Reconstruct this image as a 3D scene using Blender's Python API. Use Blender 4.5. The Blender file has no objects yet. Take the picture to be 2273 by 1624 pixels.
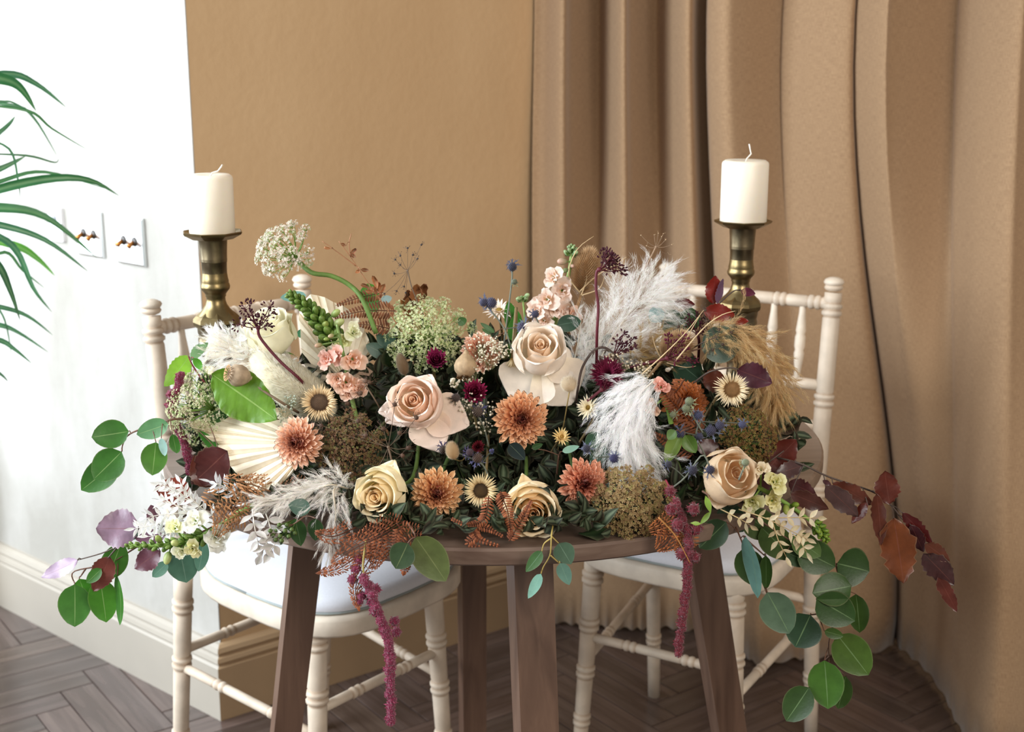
import bpy, math, random
from math import sin, cos, pi, radians as R_, sqrt, atan2
from mathutils import Vector as V, Matrix, noise
random.seed(11)
RND = random.random
U = random.uniform
G = random.gauss
SC = bpy.context.scene
COL = SC.collection

# ------------------------------------------------------------------ camera, light, exposure
F, CAMH, PITCH = 2900.0, 1.30, R_(13.3)
cam = bpy.data.cameras.new('camera'); camo = bpy.data.objects.new('camera', cam); COL.objects.link(camo)
camo.location = (0, 0, CAMH); camo.rotation_euler = (pi/2 - PITCH, 0, 0)
cam.sensor_width = 36; cam.lens = 36*F/2273; cam.clip_start = .05
cam.dof.use_dof = True; cam.dof.focus_distance = 1.58; cam.dof.aperture_fstop = 6.5
SC.camera = camo
w = bpy.data.worlds.new('world'); SC.world = w; w.use_nodes = True
bg = w.node_tree.nodes['Background']; bg.inputs[0].default_value = (1.0, .90, .80, 1); bg.inputs[1].default_value = .24

def area(name, loc, tgt, sx, sy, power, col):
    l = bpy.data.lights.new(name, 'AREA'); l.shape = 'RECTANGLE'; l.size = sx; l.size_y = sy; l.energy = power; l.color = col
    o = bpy.data.objects.new(name, l); COL.objects.link(o); o.location = loc
    o.rotation_euler = (V(tgt)-V(loc)).to_track_quat('-Z', 'Y').to_euler(); return o
area('window_daylight', (-2.35, .95, 1.80), (-.2, 1.9, .75), 1.7, 2.0, 106, (.86, .94, 1.0))
area('added_fill_light', (1.35, -1.0, 2.3), (.1, 2.7, 1.35), 1.5, 1.3, 54, (1.0, .93, .84))  # no real window: added fill behind the camera, brightens ochre wall and curtains
area('side_window_daylight', (-2.50, 2.60, 1.25), (-.9, 2.35, .0), 1.0, 1.8, 44, (.84, .92, 1.0))
SC.view_settings.view_transform = 'Standard'; SC.view_settings.look = 'None'
SC.view_settings.exposure = 0.42; SC.view_settings.gamma = 1; SC.view_settings.use_curve_mapping = False

# ------------------------------------------------------------------ helpers
FWD = V((0, cos(PITCH), -sin(PITCH))); UPV = V((0, sin(PITCH), cos(PITCH))); CAM = V((0, 0, CAMH))
def ray(px, py): return V((1, 0, 0))*((px-1136.5)/F) + FWD + UPV*((812-py)/F)
def P(px, py, Y):
    d = ray(px, py); return CAM + d*(Y/d.y)
def PZ(px, py, z=0.0):
    d = ray(px, py); return CAM + d*((z-CAMH)/d.z)
def MPP(px, py, Y):                                   # metres per pixel of the photograph at that depth
    return (P(px, py, Y)-CAM).dot(FWD)/F
def clamp(x, a=0., b=1.): return max(a, min(b, x))
def lerp(a, b, t): return a+(b-a)*t
def YM(px, py, off=0.0):                              # depth of the surface of the flower bank
    y = lerp(1.72, 1.458, clamp((py-690)/480))
    s = clamp((abs(px-1120)-380)/450)
    return lerp(y, 1.58, s*.75) - off
def hexc(h):
    h = h.lstrip('#'); o = []
    for i in (0, 2, 4):
        c = int(h[i:i+2], 16)/255; o.append(c/12.92 if c <= .04045 else ((c+.055)/1.055)**2.4)
    return tuple(o)
def mixc(a, b, t): return tuple(lerp(x, y, t) for x, y in zip(a, b))
def jit(c, s=.12):
    k = 1+U(-s, s); return tuple(clamp(x*k) for x in c)
def cr(p, t):                                         # Catmull-Rom through a list of points, t in 0..1
    n = len(p)-1; x = clamp(t)*n; i = min(int(x), n-1); f = x-i
    a, b, c, d = p[max(i-1, 0)], p[i], p[i+1], p[min(i+2, n)]
    g = lambda a, b, c, d: .5*((2*b)+(c-a)*f+(2*a-5*b+4*c-d)*f*f+(3*b-a-3*c+d)*f**3)
    if isinstance(a, V): return V([g(a[k], b[k], c[k], d[k]) for k in range(len(a))])
    return tuple(g(a[k], b[k], c[k], d[k]) for k in range(len(a)))
def smooth_path(p, n): return [cr(p, i/(n-1)) for i in range(n)]

WM = {}
class MB:
    def __init__(s): s.v = []; s.f = []; s.c = []
    def add(s, vs, fs, col):
        b = len(s.v); s.v += [V(x) for x in vs]; s.f += [tuple(i+b for i in f) for f in fs]
        s.c += list(col) if isinstance(col, list) else [col]*len(vs)
    def grid(s, rows, cols=None, col=(1, 1, 1), close=False):
        nr, nc = len(rows), len(rows[0]); vs = [p for r in rows for p in r]; fs = []
        for i in range(nr-1):
            for j in range(nc if close else nc-1):
                k = (j+1) % nc; fs.append((i*nc+j, i*nc+k, (i+1)*nc+k, (i+1)*nc+j))
        s.add(vs, fs, [c for r in cols for c in r] if cols else col)
    def tube(s, pts, rad, col, n=6, cap=True):
        pts = [V(p) for p in pts]; m = len(pts); rows = []; cs = []
        d0 = (pts[1]-pts[0]).normalized(); a = d0.orthogonal().normalized()
        for i, p in enumerate(pts):
            d = (pts[min(i+1, m-1)]-pts[max(i-1, 0)])
            d = d.normalized() if d.length > 1e-9 else d0
            a = (a-d*a.dot(d)); a = a.normalized() if a.length > 1e-6 else d.orthogonal().normalized()
            b = d.cross(a); r = rad[i] if isinstance(rad, (list, tuple)) else rad
            rows.append([p+(a*cos(2*pi*k/n)+b*sin(2*pi*k/n))*r for k in range(n)])
            cs.append([col[i] if isinstance(col, list) else col]*n)
        s.grid(rows, cs, close=True)
        if cap:
            b = len(s.v)-m*n; s.f.append(tuple(b+k for k in range(n))[::-1]); s.f.append(tuple(b+(m-1)*n+k for k in range(n)))
    def ball(s, c, r, col, nu=7, nv=5, M=None, col2=None):
        r = r if isinstance(r, (tuple, list, V)) else (r, r, r); rows = []; cs = []
        for i in range(nv+1):
            t = pi*i/nv; row = []
            for j in range(nu):
                a = 2*pi*j/nu; q = V((r[0]*sin(t)*cos(a), r[1]*sin(t)*sin(a), -r[2]*cos(t)))
                row.append((M @ q if M else q)+V(c))
            rows.append(row); cs.append([mixc(col, col2, i/nv) if col2 else col]*nu)
        s.grid(rows, cs, close=True)
    def octa(s, c, r, col):
        c = V(c); q = [V((G(0, 1), G(0, 1), G(0, 1))).normalized() for _ in range(1)][0]; a = q.orthogonal().normalized(); b = q.cross(a)
        s.add([c+q*r, c-q*r, c+a*r, c-a*r, c+b*r, c-b*r], [(0, 2, 4), (0, 4, 3), (0, 3, 5), (0, 5, 2), (1, 4, 2), (1, 3, 4), (1, 5, 3), (1, 2, 5)], col)
    def spike(s, a, b, r, col, col2=None):
        a, b = V(a), V(b); d = (b-a)
        if d.length < 1e-7: return
        x = d.orthogonal().normalized()*r; y = d.normalized().cross(x)
        s.add([a+x, a-x*.5+y*.87, a-x*.5-y*.87, b], [(0, 1, 3), (1, 2, 3), (2, 0, 3)], [col, col, col, col2 or col])
    def star(s, c, nrm, r, col, k=4, colc=None):
        c = V(c); x = nrm.orthogonal().normalized(); y = nrm.cross(x); a0 = U(0, 6.28)
        for i in range(k):
            a = a0+2*pi*i/k; d = x*cos(a)+y*sin(a); e = x*cos(a+.6)+y*sin(a+.6); g = x*cos(a-.6)+y*sin(a-.6)
            s.add([c, c+e*r*.65+nrm*r*.25, c+d*r+nrm*r*.15, c+g*r*.65+nrm*r*.25], [(0, 1, 2, 3)], [colc or col, col, col, col])
    def box(s, M, sx, sy, sz, col, bev=0):
        vs = [M @ V((x*sx/2, y*sy/2, z*sz/2)) for x in (-1, 1) for y in (-1, 1) for z in (-1, 1)]
        s.add(vs, [(0, 1, 3, 2), (4, 6, 7, 5), (0, 4, 5, 1), (2, 3, 7, 6), (0, 2, 6, 4), (1, 5, 7, 3)], col)
    def mesh(s, name, mat, smooth=True, M=None):
        me = bpy.data.meshes.new(name); me.from_pydata([M @ v for v in s.v] if M else s.v, [], s.f)
        at = me.color_attributes.new('Col', 'FLOAT_COLOR', 'POINT')
        buf = []
        for c in s.c: buf += [c[0], c[1], c[2], 1]
        at.data.foreach_set('color', buf)
        if smooth: me.polygons.foreach_set('use_smooth', [True]*len(me.polygons))
        me.materials.append(mat); me.update(); return me
def inst(me, name, parent=None, M=None):
    o = bpy.data.objects.new(name, me); COL.objects.link(o)
    if parent: o.parent = parent
    if M: o.matrix_basis = M
    WM[o.name] = (WM[parent.name] if parent else Matrix()) @ (M or Matrix())
    return o
def part(mb, name, parent, mat, world=True, smooth=True, kind=None, label=None):
    M = WM[parent.name].inverted() if (world and parent) else None
    o = inst(mb.mesh(name, mat, smooth, M), name, parent)
    if kind: o['kind'] = kind
    if label: o['label'] = label
    return o
def thing(name, label, cat, M=None, group=None):
    o = bpy.data.objects.new(name, None); COL.objects.link(o); o.empty_display_size = .02
    M = M or Matrix()
    if isinstance(M, V): M = Matrix.Translation(M)
    o.matrix_basis = M; WM[o.name] = M.copy()
    o['label'] = label; o['category'] = cat
    if group: o['group'] = group
    return o
def struct(mb, name, mat, smooth=False, parent=None):
    o = inst(mb.mesh(name, mat, smooth), name, parent); o['kind'] = 'structure'; return o
def frame(pos, n=(0, .35, 1), spin=0.0):              # n = (right, up, towards the room's open side)
    z = V((n[0], -n[2], n[1])).normalized(); x = V((1, 0, 0)); x = (x-z*x.dot(z)).normalized(); y = z.cross(x)
    M = Matrix((x, y, z)).transposed().to_4x4(); return Matrix.Translation(pos) @ M @ Matrix.Rotation(spin, 4, 'Z')
Rz = lambda a: Matrix.Rotation(a, 4, 'Z')

# ------------------------------------------------------------------ materials
def nodemat(name, rough=.6, trans=0.0, noise_s=60, noise_a=.15, bump=0.0, bump_s=200, sheen=0.0, metal=0.0, sss=0.0, spec=.5, coat=0.0, dist=.001):
    m = bpy.data.materials.new(name); m.use_nodes = True; nt = m.node_tree; N = nt.nodes; L = nt.links
    bs = N['Principled BSDF']; out = N['Material Output']
    at = N.new('ShaderNodeAttribute'); at.attribute_name = 'Col'
    tc = N.new('ShaderNodeTexCoord'); nz = N.new('ShaderNodeTexNoise'); nz.inputs['Scale'].default_value = noise_s; nz.inputs['Detail'].default_value = 4
    L.new(tc.outputs['Object'], nz.inputs['Vector'])
    mr = N.new('ShaderNodeMapRange'); mr.inputs[1].default_value = .3; mr.inputs[2].default_value = .7
    mr.inputs[3].default_value = 1-noise_a; mr.inputs[4].default_value = 1+noise_a; L.new(nz.outputs[0], mr.inputs[0])
    mx = N.new('ShaderNodeMix'); mx.data_type = 'RGBA'; mx.blend_type = 'MULTIPLY'; mx.inputs[0].default_value = 1
    L.new(at.outputs['Color'], mx.inputs[6]); L.new(mr.outputs[0], mx.inputs[7]); col = mx.outputs[2]
    L.new(col, bs.inputs['Base Color'])
    bs.inputs['Roughness'].default_value = rough; bs.inputs['Metallic'].default_value = metal; bs.inputs['Specular IOR Level'].default_value = spec
    if sheen: bs.inputs['Sheen Weight'].default_value = sheen
    if coat: bs.inputs['Coat Weight'].default_value = coat
    if sss:
        bs.inputs['Subsurface Weight'].default_value = sss; bs.inputs['Subsurface Radius'].default_value = (.01, .006, .003)
    if bump:
        b2 = N.new('ShaderNodeTexNoise'); b2.inputs['Scale'].default_value = bump_s; b2.inputs['Detail'].default_value = 3; L.new(tc.outputs['Object'], b2.inputs['Vector'])
        bn = N.new('ShaderNodeBump'); bn.inputs['Strength'].default_value = bump; bn.inputs['Distance'].default_value = dist; L.new(b2.outputs[0], bn.inputs['Height']); L.new(bn.outputs[0], bs.inputs['Normal'])
    if trans:
        tr = N.new('ShaderNodeBsdfTranslucent'); L.new(col, tr.inputs[0]); ms = N.new('ShaderNodeMixShader'); ms.inputs[0].default_value = trans
        L.new(bs.outputs[0], ms.inputs[1]); L.new(tr.outputs[0], ms.inputs[2]); L.new(ms.outputs[0], out.inputs[0])
    return m
M_petal = nodemat('rose_petal_velvet', .55, .30, 90, .06, .25, 300, sheen=.15)
M_mum = nodemat('chrysanthemum_petal', .5, .22, 120, .10)
M_papery = nodemat('dry_papery_bract', .5, .25, 150, .12)
M_leaf = nodemat('waxy_leaf', .42, .28, 70, .14, .2, 260)
M_dark = nodemat('dense_greenery', .65, .10, 50, .25, spec=.3)
M_beech = nodemat('copper_beech_leaf', .32, .22, 60, .22, .3, 160)
M_stem = nodemat('plant_stem', .6, 0, 120, .15)
M_dry = nodemat('dried_stem_and_frond', .75, .15, 150, .2)
M_fluff = nodemat('feathery_plume', .8, .55, 200, .06)
M_floret = nodemat('tiny_florets', .75, .3, 300, .15)
M_velvet = nodemat('amaranth_velvet', .9, .1, 400, .25, sheen=.5)
M_wax = nodemat('candle_wax', .45, 0, 60, .01, sss=.35)
M_brass = nodemat('aged_brass', .36, 0, 40, .25, .25, 60, metal=1.0)
M_palm = nodemat('glossy_palm_leaf', .38, .25, 30, .15)
M_chair = nodemat('limewashed_beech', .55, 0, 25, .14, .3, 90)
M_cushion = nodemat('cotton_cushion', .9, 0, 300, .03, .3, 900, sheen=.2)
M_chrome = nodemat('polished_chrome', .30, 0, 10, .0, metal=1.0)
M_plastic = nodemat('gloss_plastic', .3, 0, 10, .02)
M_fan = nodemat('bleached_palm_fan', .6, .2, 150, .05)
M_pot = nodemat('glazed_pot', .4, 0, 10, .08)
M_skirt = nodemat('painted_skirting', .45, 0, 8, .03)

def wallmat(name, c1, c2, scale, bump, stains=0):
    m = bpy.data.materials.new(name); m.use_nodes = True; N = m.node_tree.nodes; L = m.node_tree.links; bs = N['Principled BSDF']; bs.inputs['Roughness'].default_value = .85
    tc = N.new('ShaderNodeTexCoord'); nz = N.new('ShaderNodeTexNoise'); nz.inputs['Scale'].default_value = scale; nz.inputs['Detail'].default_value = 6; nz.inputs['Roughness'].default_value = .6
    mp = N.new('ShaderNodeMapping'); mp.inputs['Scale'].default_value = (1, 1, .45); L.new(tc.outputs['Object'], mp.inputs[0]); L.new(mp.outputs[0], nz.inputs['Vector'])
    rp = N.new('ShaderNodeValToRGB'); rp.color_ramp.elements[0].position = .36; rp.color_ramp.elements[1].position = .62
    rp.color_ramp.elements[0].color = (*c1, 1); rp.color_ramp.elements[1].color = (*c2, 1); L.new(nz.outputs[0], rp.inputs[0]); L.new(rp.outputs[0], bs.inputs['Base Color'])
    n2 = N.new('ShaderNodeTexNoise'); n2.inputs['Scale'].default_value = 55; n2.inputs['Detail'].default_value = 8; L.new(tc.outputs['Object'], n2.inputs['Vector'])
    bn = N.new('ShaderNodeBump'); bn.inputs['Strength'].default_value = bump; bn.inputs['Distance'].default_value = .004; L.new(n2.outputs[0], bn.inputs['Height']); L.new(bn.outputs[0], bs.inputs['Normal'])
    return m
M_wallL = wallmat('pale_plaster', hexc('9b978f'), hexc('b6b3ae'), 3.2, .25)
M_wallT = wallmat('ochre_painted_plaster', hexc('c3a27a'), hexc('cbab83'), 2.0, .22)
def woodmat(name, c1, c2, rough, axis='X', scale=1.0, attr=False, coat=0):
    m = bpy.data.materials.new(name); m.use_nodes = True; N = m.node_tree.nodes; L = m.node_tree.links; bs = N['Principled BSDF']; bs.inputs['Roughness'].default_value = rough
    if coat: bs.inputs['Coat Weight'].default_value = coat; bs.inputs['Coat Roughness'].default_value = .25
    tc = N.new('ShaderNodeTexCoord'); mp = N.new('ShaderNodeMapping')
    s = {'X': (1.2, 16, 16), 'Y': (16, 1.2, 16), 'Z': (16, 16, 1.2)}[axis]; mp.inputs['Scale'].default_value = [k*scale for k in s]; L.new(tc.outputs['Object'], mp.inputs[0])
    nz = N.new('ShaderNodeTexNoise'); nz.inputs['Scale'].default_value = 3; nz.inputs['Detail'].default_value = 7; nz.inputs['Distortion'].default_value = .6; L.new(mp.outputs[0], nz.inputs['Vector'])
    rp = N.new('ShaderNodeValToRGB'); rp.color_ramp.elements[0].position = .3; rp.color_ramp.elements[1].position = .7
    rp.color_ramp.elements[0].color = (*c1, 1); rp.color_ramp.elements[1].color = (*c2, 1); L.new(nz.outputs[0], rp.inputs[0])
    if attr:
        at = N.new('ShaderNodeAttribute'); at.attribute_name = 'Col'; mx = N.new('ShaderNodeMix'); mx.data_type = 'RGBA'; mx.blend_type = 'MULTIPLY'; mx.inputs[0].default_value = 1
        L.new(rp.outputs[0], mx.inputs[6]); L.new(at.outputs['Color'], mx.inputs[7]); L.new(mx.outputs[2], bs.inputs['Base Color'])
    else: L.new(rp.outputs[0], bs.inputs['Base Color'])
    bn = N.new('ShaderNodeBump'); bn.inputs['Strength'].default_value = .15; bn.inputs['Distance'].default_value = .002; L.new(nz.outputs[0], bn.inputs['Height']); L.new(bn.outputs[0], bs.inputs['Normal'])
    return m
M_plank = woodmat('smoked_oak_parquet', hexc('40332e'), hexc('5e504a'), .25, 'X', 1, True, .5)
M_tabletop = woodmat('greyed_oak_tabletop', hexc('59453a'), hexc('7d695c'), .33, 'X', 1.1, False, .35)
M_tableleg = woodmat('greyed_oak_leg', hexc('50392c'), hexc('6e5444'), .45, 'Z', 1.0)
def curtainmat():
    m = bpy.data.materials.new('woven_linen_curtain'); m.use_nodes = True; N = m.node_tree.nodes; L = m.node_tree.links; bs = N['Principled BSDF']
    bs.inputs['Roughness'].default_value = .8; bs.inputs['Sheen Weight'].default_value = .25
    at = N.new('ShaderNodeUVMap'); at.uv_map = 'UVMap'; hs = []
    for sc in ((900, 90, 1), (60, 1400, 1)):
        mp = N.new('ShaderNodeMapping'); mp.inputs['Scale'].default_value = sc; L.new(at.outputs[0], mp.inputs[0])
        nz = N.new('ShaderNodeTexNoise'); nz.inputs['Scale'].default_value = 1; nz.inputs['Detail'].default_value = 2; L.new(mp.outputs[0], nz.inputs['Vector']); hs.append(nz.outputs[0])
    ad = N.new('ShaderNodeMath'); ad.operation = 'ADD'; L.new(hs[0], ad.inputs[0]); L.new(hs[1], ad.inputs[1])
    rp = N.new('ShaderNodeValToRGB'); rp.color_ramp.elements[0].position = .38; rp.color_ramp.elements[1].position = .62
    rp.color_ramp.elements[0].color = (*hexc('8e7052'), 1); rp.color_ramp.elements[1].color = (*hexc('a98a68'), 1)
    hf = N.new('ShaderNodeMath'); hf.operation = 'MULTIPLY'; hf.inputs[1].default_value = .5; L.new(ad.outputs[0], hf.inputs[0]); L.new(hf.outputs[0], rp.inputs[0])
    L.new(rp.outputs[0], bs.inputs['Base Color'])
    bn = N.new('ShaderNodeBump'); bn.inputs['Strength'].default_value = .08; bn.inputs['Distance'].default_value = .0003; L.new(hf.outputs[0], bn.inputs['Height']); L.new(bn.outputs[0], bs.inputs['Normal'])
    return m
M_curtain = curtainmat()

# ------------------------------------------------------------------ room shell
WHITE = (1, 1, 1)
C0 = V((-.586, 2.394, 0)); dL = V((-.759, .652, 0)).normalized(); dT = V((.79, .613, 0)).normalized()
nL = V((-dL.y, dL.x, 0));  nL = -nL if nL.y > 0 else nL
nT = V((dT.y, -dT.x, 0))
LL, LT, WH = 2.6, 1.25, 2.9
def wall(name, a, d, nrm, length, th, mat):
    mb = MB(); rows = []
    for (o) in (0, -th):
        rows.append([a+nrm*o, a+nrm*o+d*length])
    v = []
    for z in (0, WH):
        v += [rows[0][0]+V((0, 0, z)), rows[0][1]+V((0, 0, z)), rows[1][1]+V((0, 0, z)), rows[1][0]+V((0, 0, z))]
    mb.add(v, [(0, 1, 2, 3), (7, 6, 5, 4), (0, 4, 5, 1), (1, 5, 6, 2), (2, 6, 7, 3), (3, 7, 4, 0)], WHITE)
    return struct(mb, name, mat)
# the walls stand behind the skirting line (skirting is 18 mm proud)
wa = C0 - nL*.018 - nT*.018
wall('wall_left', wa, dL, nL, LL, .12, M_wallL)
wall('wall_right', wa-nT*.0005, dT, nT, LT, .12, M_wallT)
# wall behind the curtain
b0 = wa+dT*LT
wall('wall_back', b0+V((-.02, .02, 0)), V((1, -.12, 0)).normalized(), V((-.12, -1, 0)).normalized(), 2.6, .12, M_wallT)
def skirting(name, a, d, nrm, length, col, flip):
    prof = [(0, 0), (0, .112), (.004, .116), (.004, .121), (.0, .124), (.002, .132), (.006, .135), (.006, .140), (.003, .143), (.006, .152), (.012, .157), (.018, .158)]
    mb = MB(); rows = []
    for dep, z in prof: q0 = a-nL*dep-nT*dep; rows.append([q0+V((0, 0, z)), q0+d*length+V((0, 0, z))])
    rows.append([a-nL*.018-nT*.018, a-nL*.018-nT*.018+d*length]); rows.append(rows[0])
    mb.grid(rows, col=col); return struct(mb, name, M_skirt)
skirting('baseboard_left', C0, dL, nL, LL, hexc('a39b8f'), 0)
skirting('baseboard_right', C0, dT, nT, LT, hexc('ab8f6e'), 0)
# pale return at the far end of the left wall (door casing)
mb = MB(); q = C0+dL*.93
mb.box(Matrix.Translation(q+nL*.03+V((0, 0, .75))) @ Matrix.Rotation(atan2(dL.y, dL.x), 4, 'Z'), .05, .07, 1.5, hexc('d8cdbb'))
mb.box(Matrix.Translation(q+nL*.035+V((0, 0, .08))) @ Matrix.Rotation(atan2(dL.y, dL.x), 4, 'Z'), .06, .09, .16, hexc('d8cdbb'))
struct(mb, 'trim_1', M_skirt)
# floor: slab plus herringbone boards
fl = MB(); fl.box(Matrix.Translation((0, 1.2, -.03)), 7, 7.0, 0.04, (.8, .78, .76)); floor = struct(fl, 'floor', M_plank)
bw, bl = .07, .35
bm0 = MB(); g = .0008; x, y, h = bl/2-g, bw/2-g, .010
vs = [(-x, -y, 0), (x, -y, 0), (x, y, 0), (-x, y, 0), (-x, -y, h-.001), (x, -y, h-.001), (x, y, h-.001), (-x, y, h-.001), (-x+.0015, -y+.0015, h), (x-.0015, -y+.0015, h), (x-.0015, y-.0015, h), (-x+.0015, y-.0015, h)]
fs = [(3, 2, 1, 0), (0, 1, 5, 4), (1, 2, 6, 5), (2, 3, 7, 6), (3, 0, 4, 7), (4, 5, 9, 8), (5, 6, 10, 9), (6, 7, 11, 10), (7, 4, 8, 11), (8, 9, 10, 11)]
pm = []
for k in range(7):
    m_ = MB(); t = U(.78, 1.2); tint = (t, t*U(.96, 1.03), t*U(.94, 1.04)); m_.add(vs, fs, tint); pm.append(m_.mesh('floor_plank', M_plank, False))
ang = R_(36); ca, sa = cos(ang), sin(ang); cnt = 0
cands = []
n = 5
for r in range(-60, 60):
    for k in range(-8, 8):
        cands.append(((r+2*n*k+n/2)*bw, (r+.5)*bw, 0)); cands.append(((r+.5)*bw, (r-2*n+1+2*n*k+n/2)*bw, 1))
org = V((-.2, 2.2))
sel = []
for (u, v_, o_) in cands:
    X = org.x+u*ca-v_*sa; Y = org.y+u*sa+v_*ca
    p = V((X, Y, 0)); dep = (p-CAM).dot(FWD)
    if dep < 1.2: continue
    px = 1136.5+F*X/dep; py = 812-F*((p-CAM).dot(UPV))/dep
    behindL = (p-C0).dot(nL) < -.3 and (p-C0).dot(nT) < -.3
    if -1300 < px < 2900 and 1240 < py < 2300 and not behindL and Y < 3.5: sel.append((max(0, abs(py-1500)-200)+max(0, abs(px-1136)-1250)*.6, X, Y, o_))
sel.sort(); sel = sel[:298]
for _, X, Y, o_ in sel:
    inst(random.choice(pm), 'floor_plank', floor, Matrix.Translation((X, Y, -.010+U(-.0003, .0003))) @ Rz(ang+(pi/2 if o_ else 0)+(pi if RND() < .5 else 0)))

# ------------------------------------------------------------------ curtains
def curtain(name, label, pairs, z1=2.55, hem=.012):
    cs = [V((*pr[0], *pr[1])) for pr in pairs]; n = (len(cs)-1)*9+1; pth = smooth_path(cs, n)
    me = bpy.data.meshes.new(name); nz = 26; vs = []; uv = []; L = 0; fs = []; last = None
    arcs = []
    for p in pth:
        q = V((p[0], p[1]))
        if last is not None: L += (q-last).length
        last = q; arcs.append(L)
    for iz in range(nz+1):
        t = iz/nz; z = hem+(z1-hem)*t; k = clamp(z/1.41); k = k*k*(3-2*k)
        for i, p in enumerate(pth):
            x = lerp(p[2], p[0], k); y = lerp(p[3], p[1], k)
            wv = .006*sin(z*5+p[0]*9)+.004*noise.noise(V((p[0]*5, z*3, 1)))
            vs.append((x+wv*.6, y+wv, z+(.004*sin(i*.9) if iz == 0 else 0))); uv.append((arcs[i], z))
    m = len(pth)
    for iz in range(nz):
        for i in range(m-1): fs.append((iz*m+i, iz*m+i+1, (iz+1)*m+i+1, (iz+1)*m+i))
    me.from_pydata(vs, [], fs); ul = me.uv_layers.new(name='UVMap')
    for lp in me.loops: ul.data[lp.index].uv = uv[lp.vertex_index]
    me.polygons.foreach_set('use_smooth', [True]*len(fs)); me.materials.append(M_curtain)
    o = bpy.data.objects.new(name, me); COL.objects.link(o); WM[o.name] = Matrix()
    md = o.modifiers.new('thickness', 'SOLIDIFY'); md.thickness = .003; md.offset = 0
    o['label'] = label; o['category'] = 'curtain'; return o
def tb(px, Y, bx, by):
    a = P(px, 20, Y); b = PZ(bx, by); return ((a.x, a.y), (b.x, b.y))
curtain('curtain', 'brown linen curtain in soft folds beside the ochre wall, behind the other curtain', [
    tb(1184, 2.90, 1186, 1390), tb(1212, 2.89, 1215, 1391), tb(1246, 2.80, 1262, 1395), tb(1268, 2.86, 1290, 1399), tb(1325, 2.95, 1330, 1402), tb(1352, 2.87, 1360, 1405), tb(1382, 2.79, 1400, 1407),
    tb(1400, 2.85, 1430, 1406), tb(1455, 2.94, 1480, 1402), tb(1492, 2.85, 1520, 1408), tb(1530, 2.77, 1560, 1405), tb(1552, 2.84, 1590, 1395), tb(1585, 2.90, 1620, 1388), tb(1660, 2.90, 1700, 1385)])
curtain('curtain', 'wide front linen curtain sweeping to the floor behind the chair with the candle before it', [
    tb(1573, 2.79, 1612, 1436), tb(1580, 2.745, 1630, 1446), tb(1612, 2.70, 1660, 1466), tb(1650, 2.715, 1690, 1482), tb(1735, 2.78, 1760, 1470), tb(1746, 2.765, 1800, 1468), tb(1810, 2.71, 1870, 1462), tb(1885, 2.665, 1960, 1452),
    tb(1897, 2.69, 1988, 1428), tb(1906, 2.665, 1996, 1446), tb(1962, 2.585, 2030, 1474), tb(1985, 2.60, 2065, 1510), tb(2110, 2.69, 2100, 1570), tb(2135, 2.66, 2118, 1610),
    tb(2190, 2.575, 2150, 1665), tb(2262, 2.50, 2190, 1700), tb(2290, 2.52, 2240, 1710), tb(2370, 2.60, 2330, 1730), tb(2480, 2.52, 2450, 1740), tb(2600, 2.44, 2560, 1750)])

# ------------------------------------------------------------------ switch plates on the left wall
wp = C0-nL*.018-nT*.018
def on_wall(px, py):
    d = ray(px, py); t = (wp-CAM).dot(nL)/d.dot(nL); return CAM+d*t
def plate(cx, cy, lab, wpl, hpl):
    c = on_wall(cx, cy); Zr = Matrix.Rotation(atan2(dL.y, dL.x)+pi, 4, 'Z')   # local -Y faces the room
    T = thing('light_switch', lab, 'light switch', Matrix.Translation(c+nL*.001) @ Zr)
    sgn = -1 if (Zr @ V((0, -1, 0))).dot(nL) > 0 else 1
    a = MB(); y0 = 0; y1 = sgn*.007; e = .004
    vs = []
    for (yy, k) in ((0, 0), (y1*.6, 0), (y1, e)):
        vs += [(-wpl/2+k, yy, -hpl/2+k), (wpl/2-k, yy, -hpl/2+k), (wpl/2-k, yy, hpl/2-k), (-wpl/2+k, yy, hpl/2-k)]
    f = [(8, 9, 10, 11), (3, 2, 1, 0)]
    for r in (0, 4):
        for i in range(4): j = (i+1) % 4; f.append((r+i, r+j, r+4+j, r+4+i))
    a.add(vs, f, (.70, .72, .72)); part(a, 'plate', T, M_chrome, world=False, smooth=False)
    for s in (-1, 1):
        b = MB(); b.ball((s*wpl*.2, y1*1.0, 0), (.010, .004, .010), hexc('30251c'), 10, 6); tb_ = part(b, 'toggle_collar', T, M_plastic, world=False)
        b = MB(); b.tube([(s*wpl*.2, y1, 0), (s*wpl*.2, y1*2.4, -.005), (s*wpl*.2, y1*3.1, -.009)], [.004, .0045, .0055], hexc('b0733a'), 8); part(b, 'toggle', T, M_brass, world=False, label='small brass dolly toggle')
    return T
plate(294, 534, 'polished chrome double toggle switch plate nearest the ochre wall', .094, .094)
plate(204, 518, 'polished chrome double toggle switch plate behind the palm leaf tips', .092, .092)
c = on_wall(130, 497); T = thing('wall_dimmer', 'small white wall control almost lost behind the palm leaves', 'wall control', Matrix.Translation(c+nL*.002) @ Matrix.Rotation(atan2(dL.y, dL.x)+pi, 4, 'Z'))
b = MB(); b.box(Matrix.Identity(4), .05, .012, .07, hexc('e6e6ea')); part(b, 'cover', T, M_plastic, False, False)
b = MB(); b.ball((0, 0, .012), (.009, .012, .009), hexc('8d8f96'), 10, 6); part(b, 'knob', T, M_plastic, False)

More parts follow.
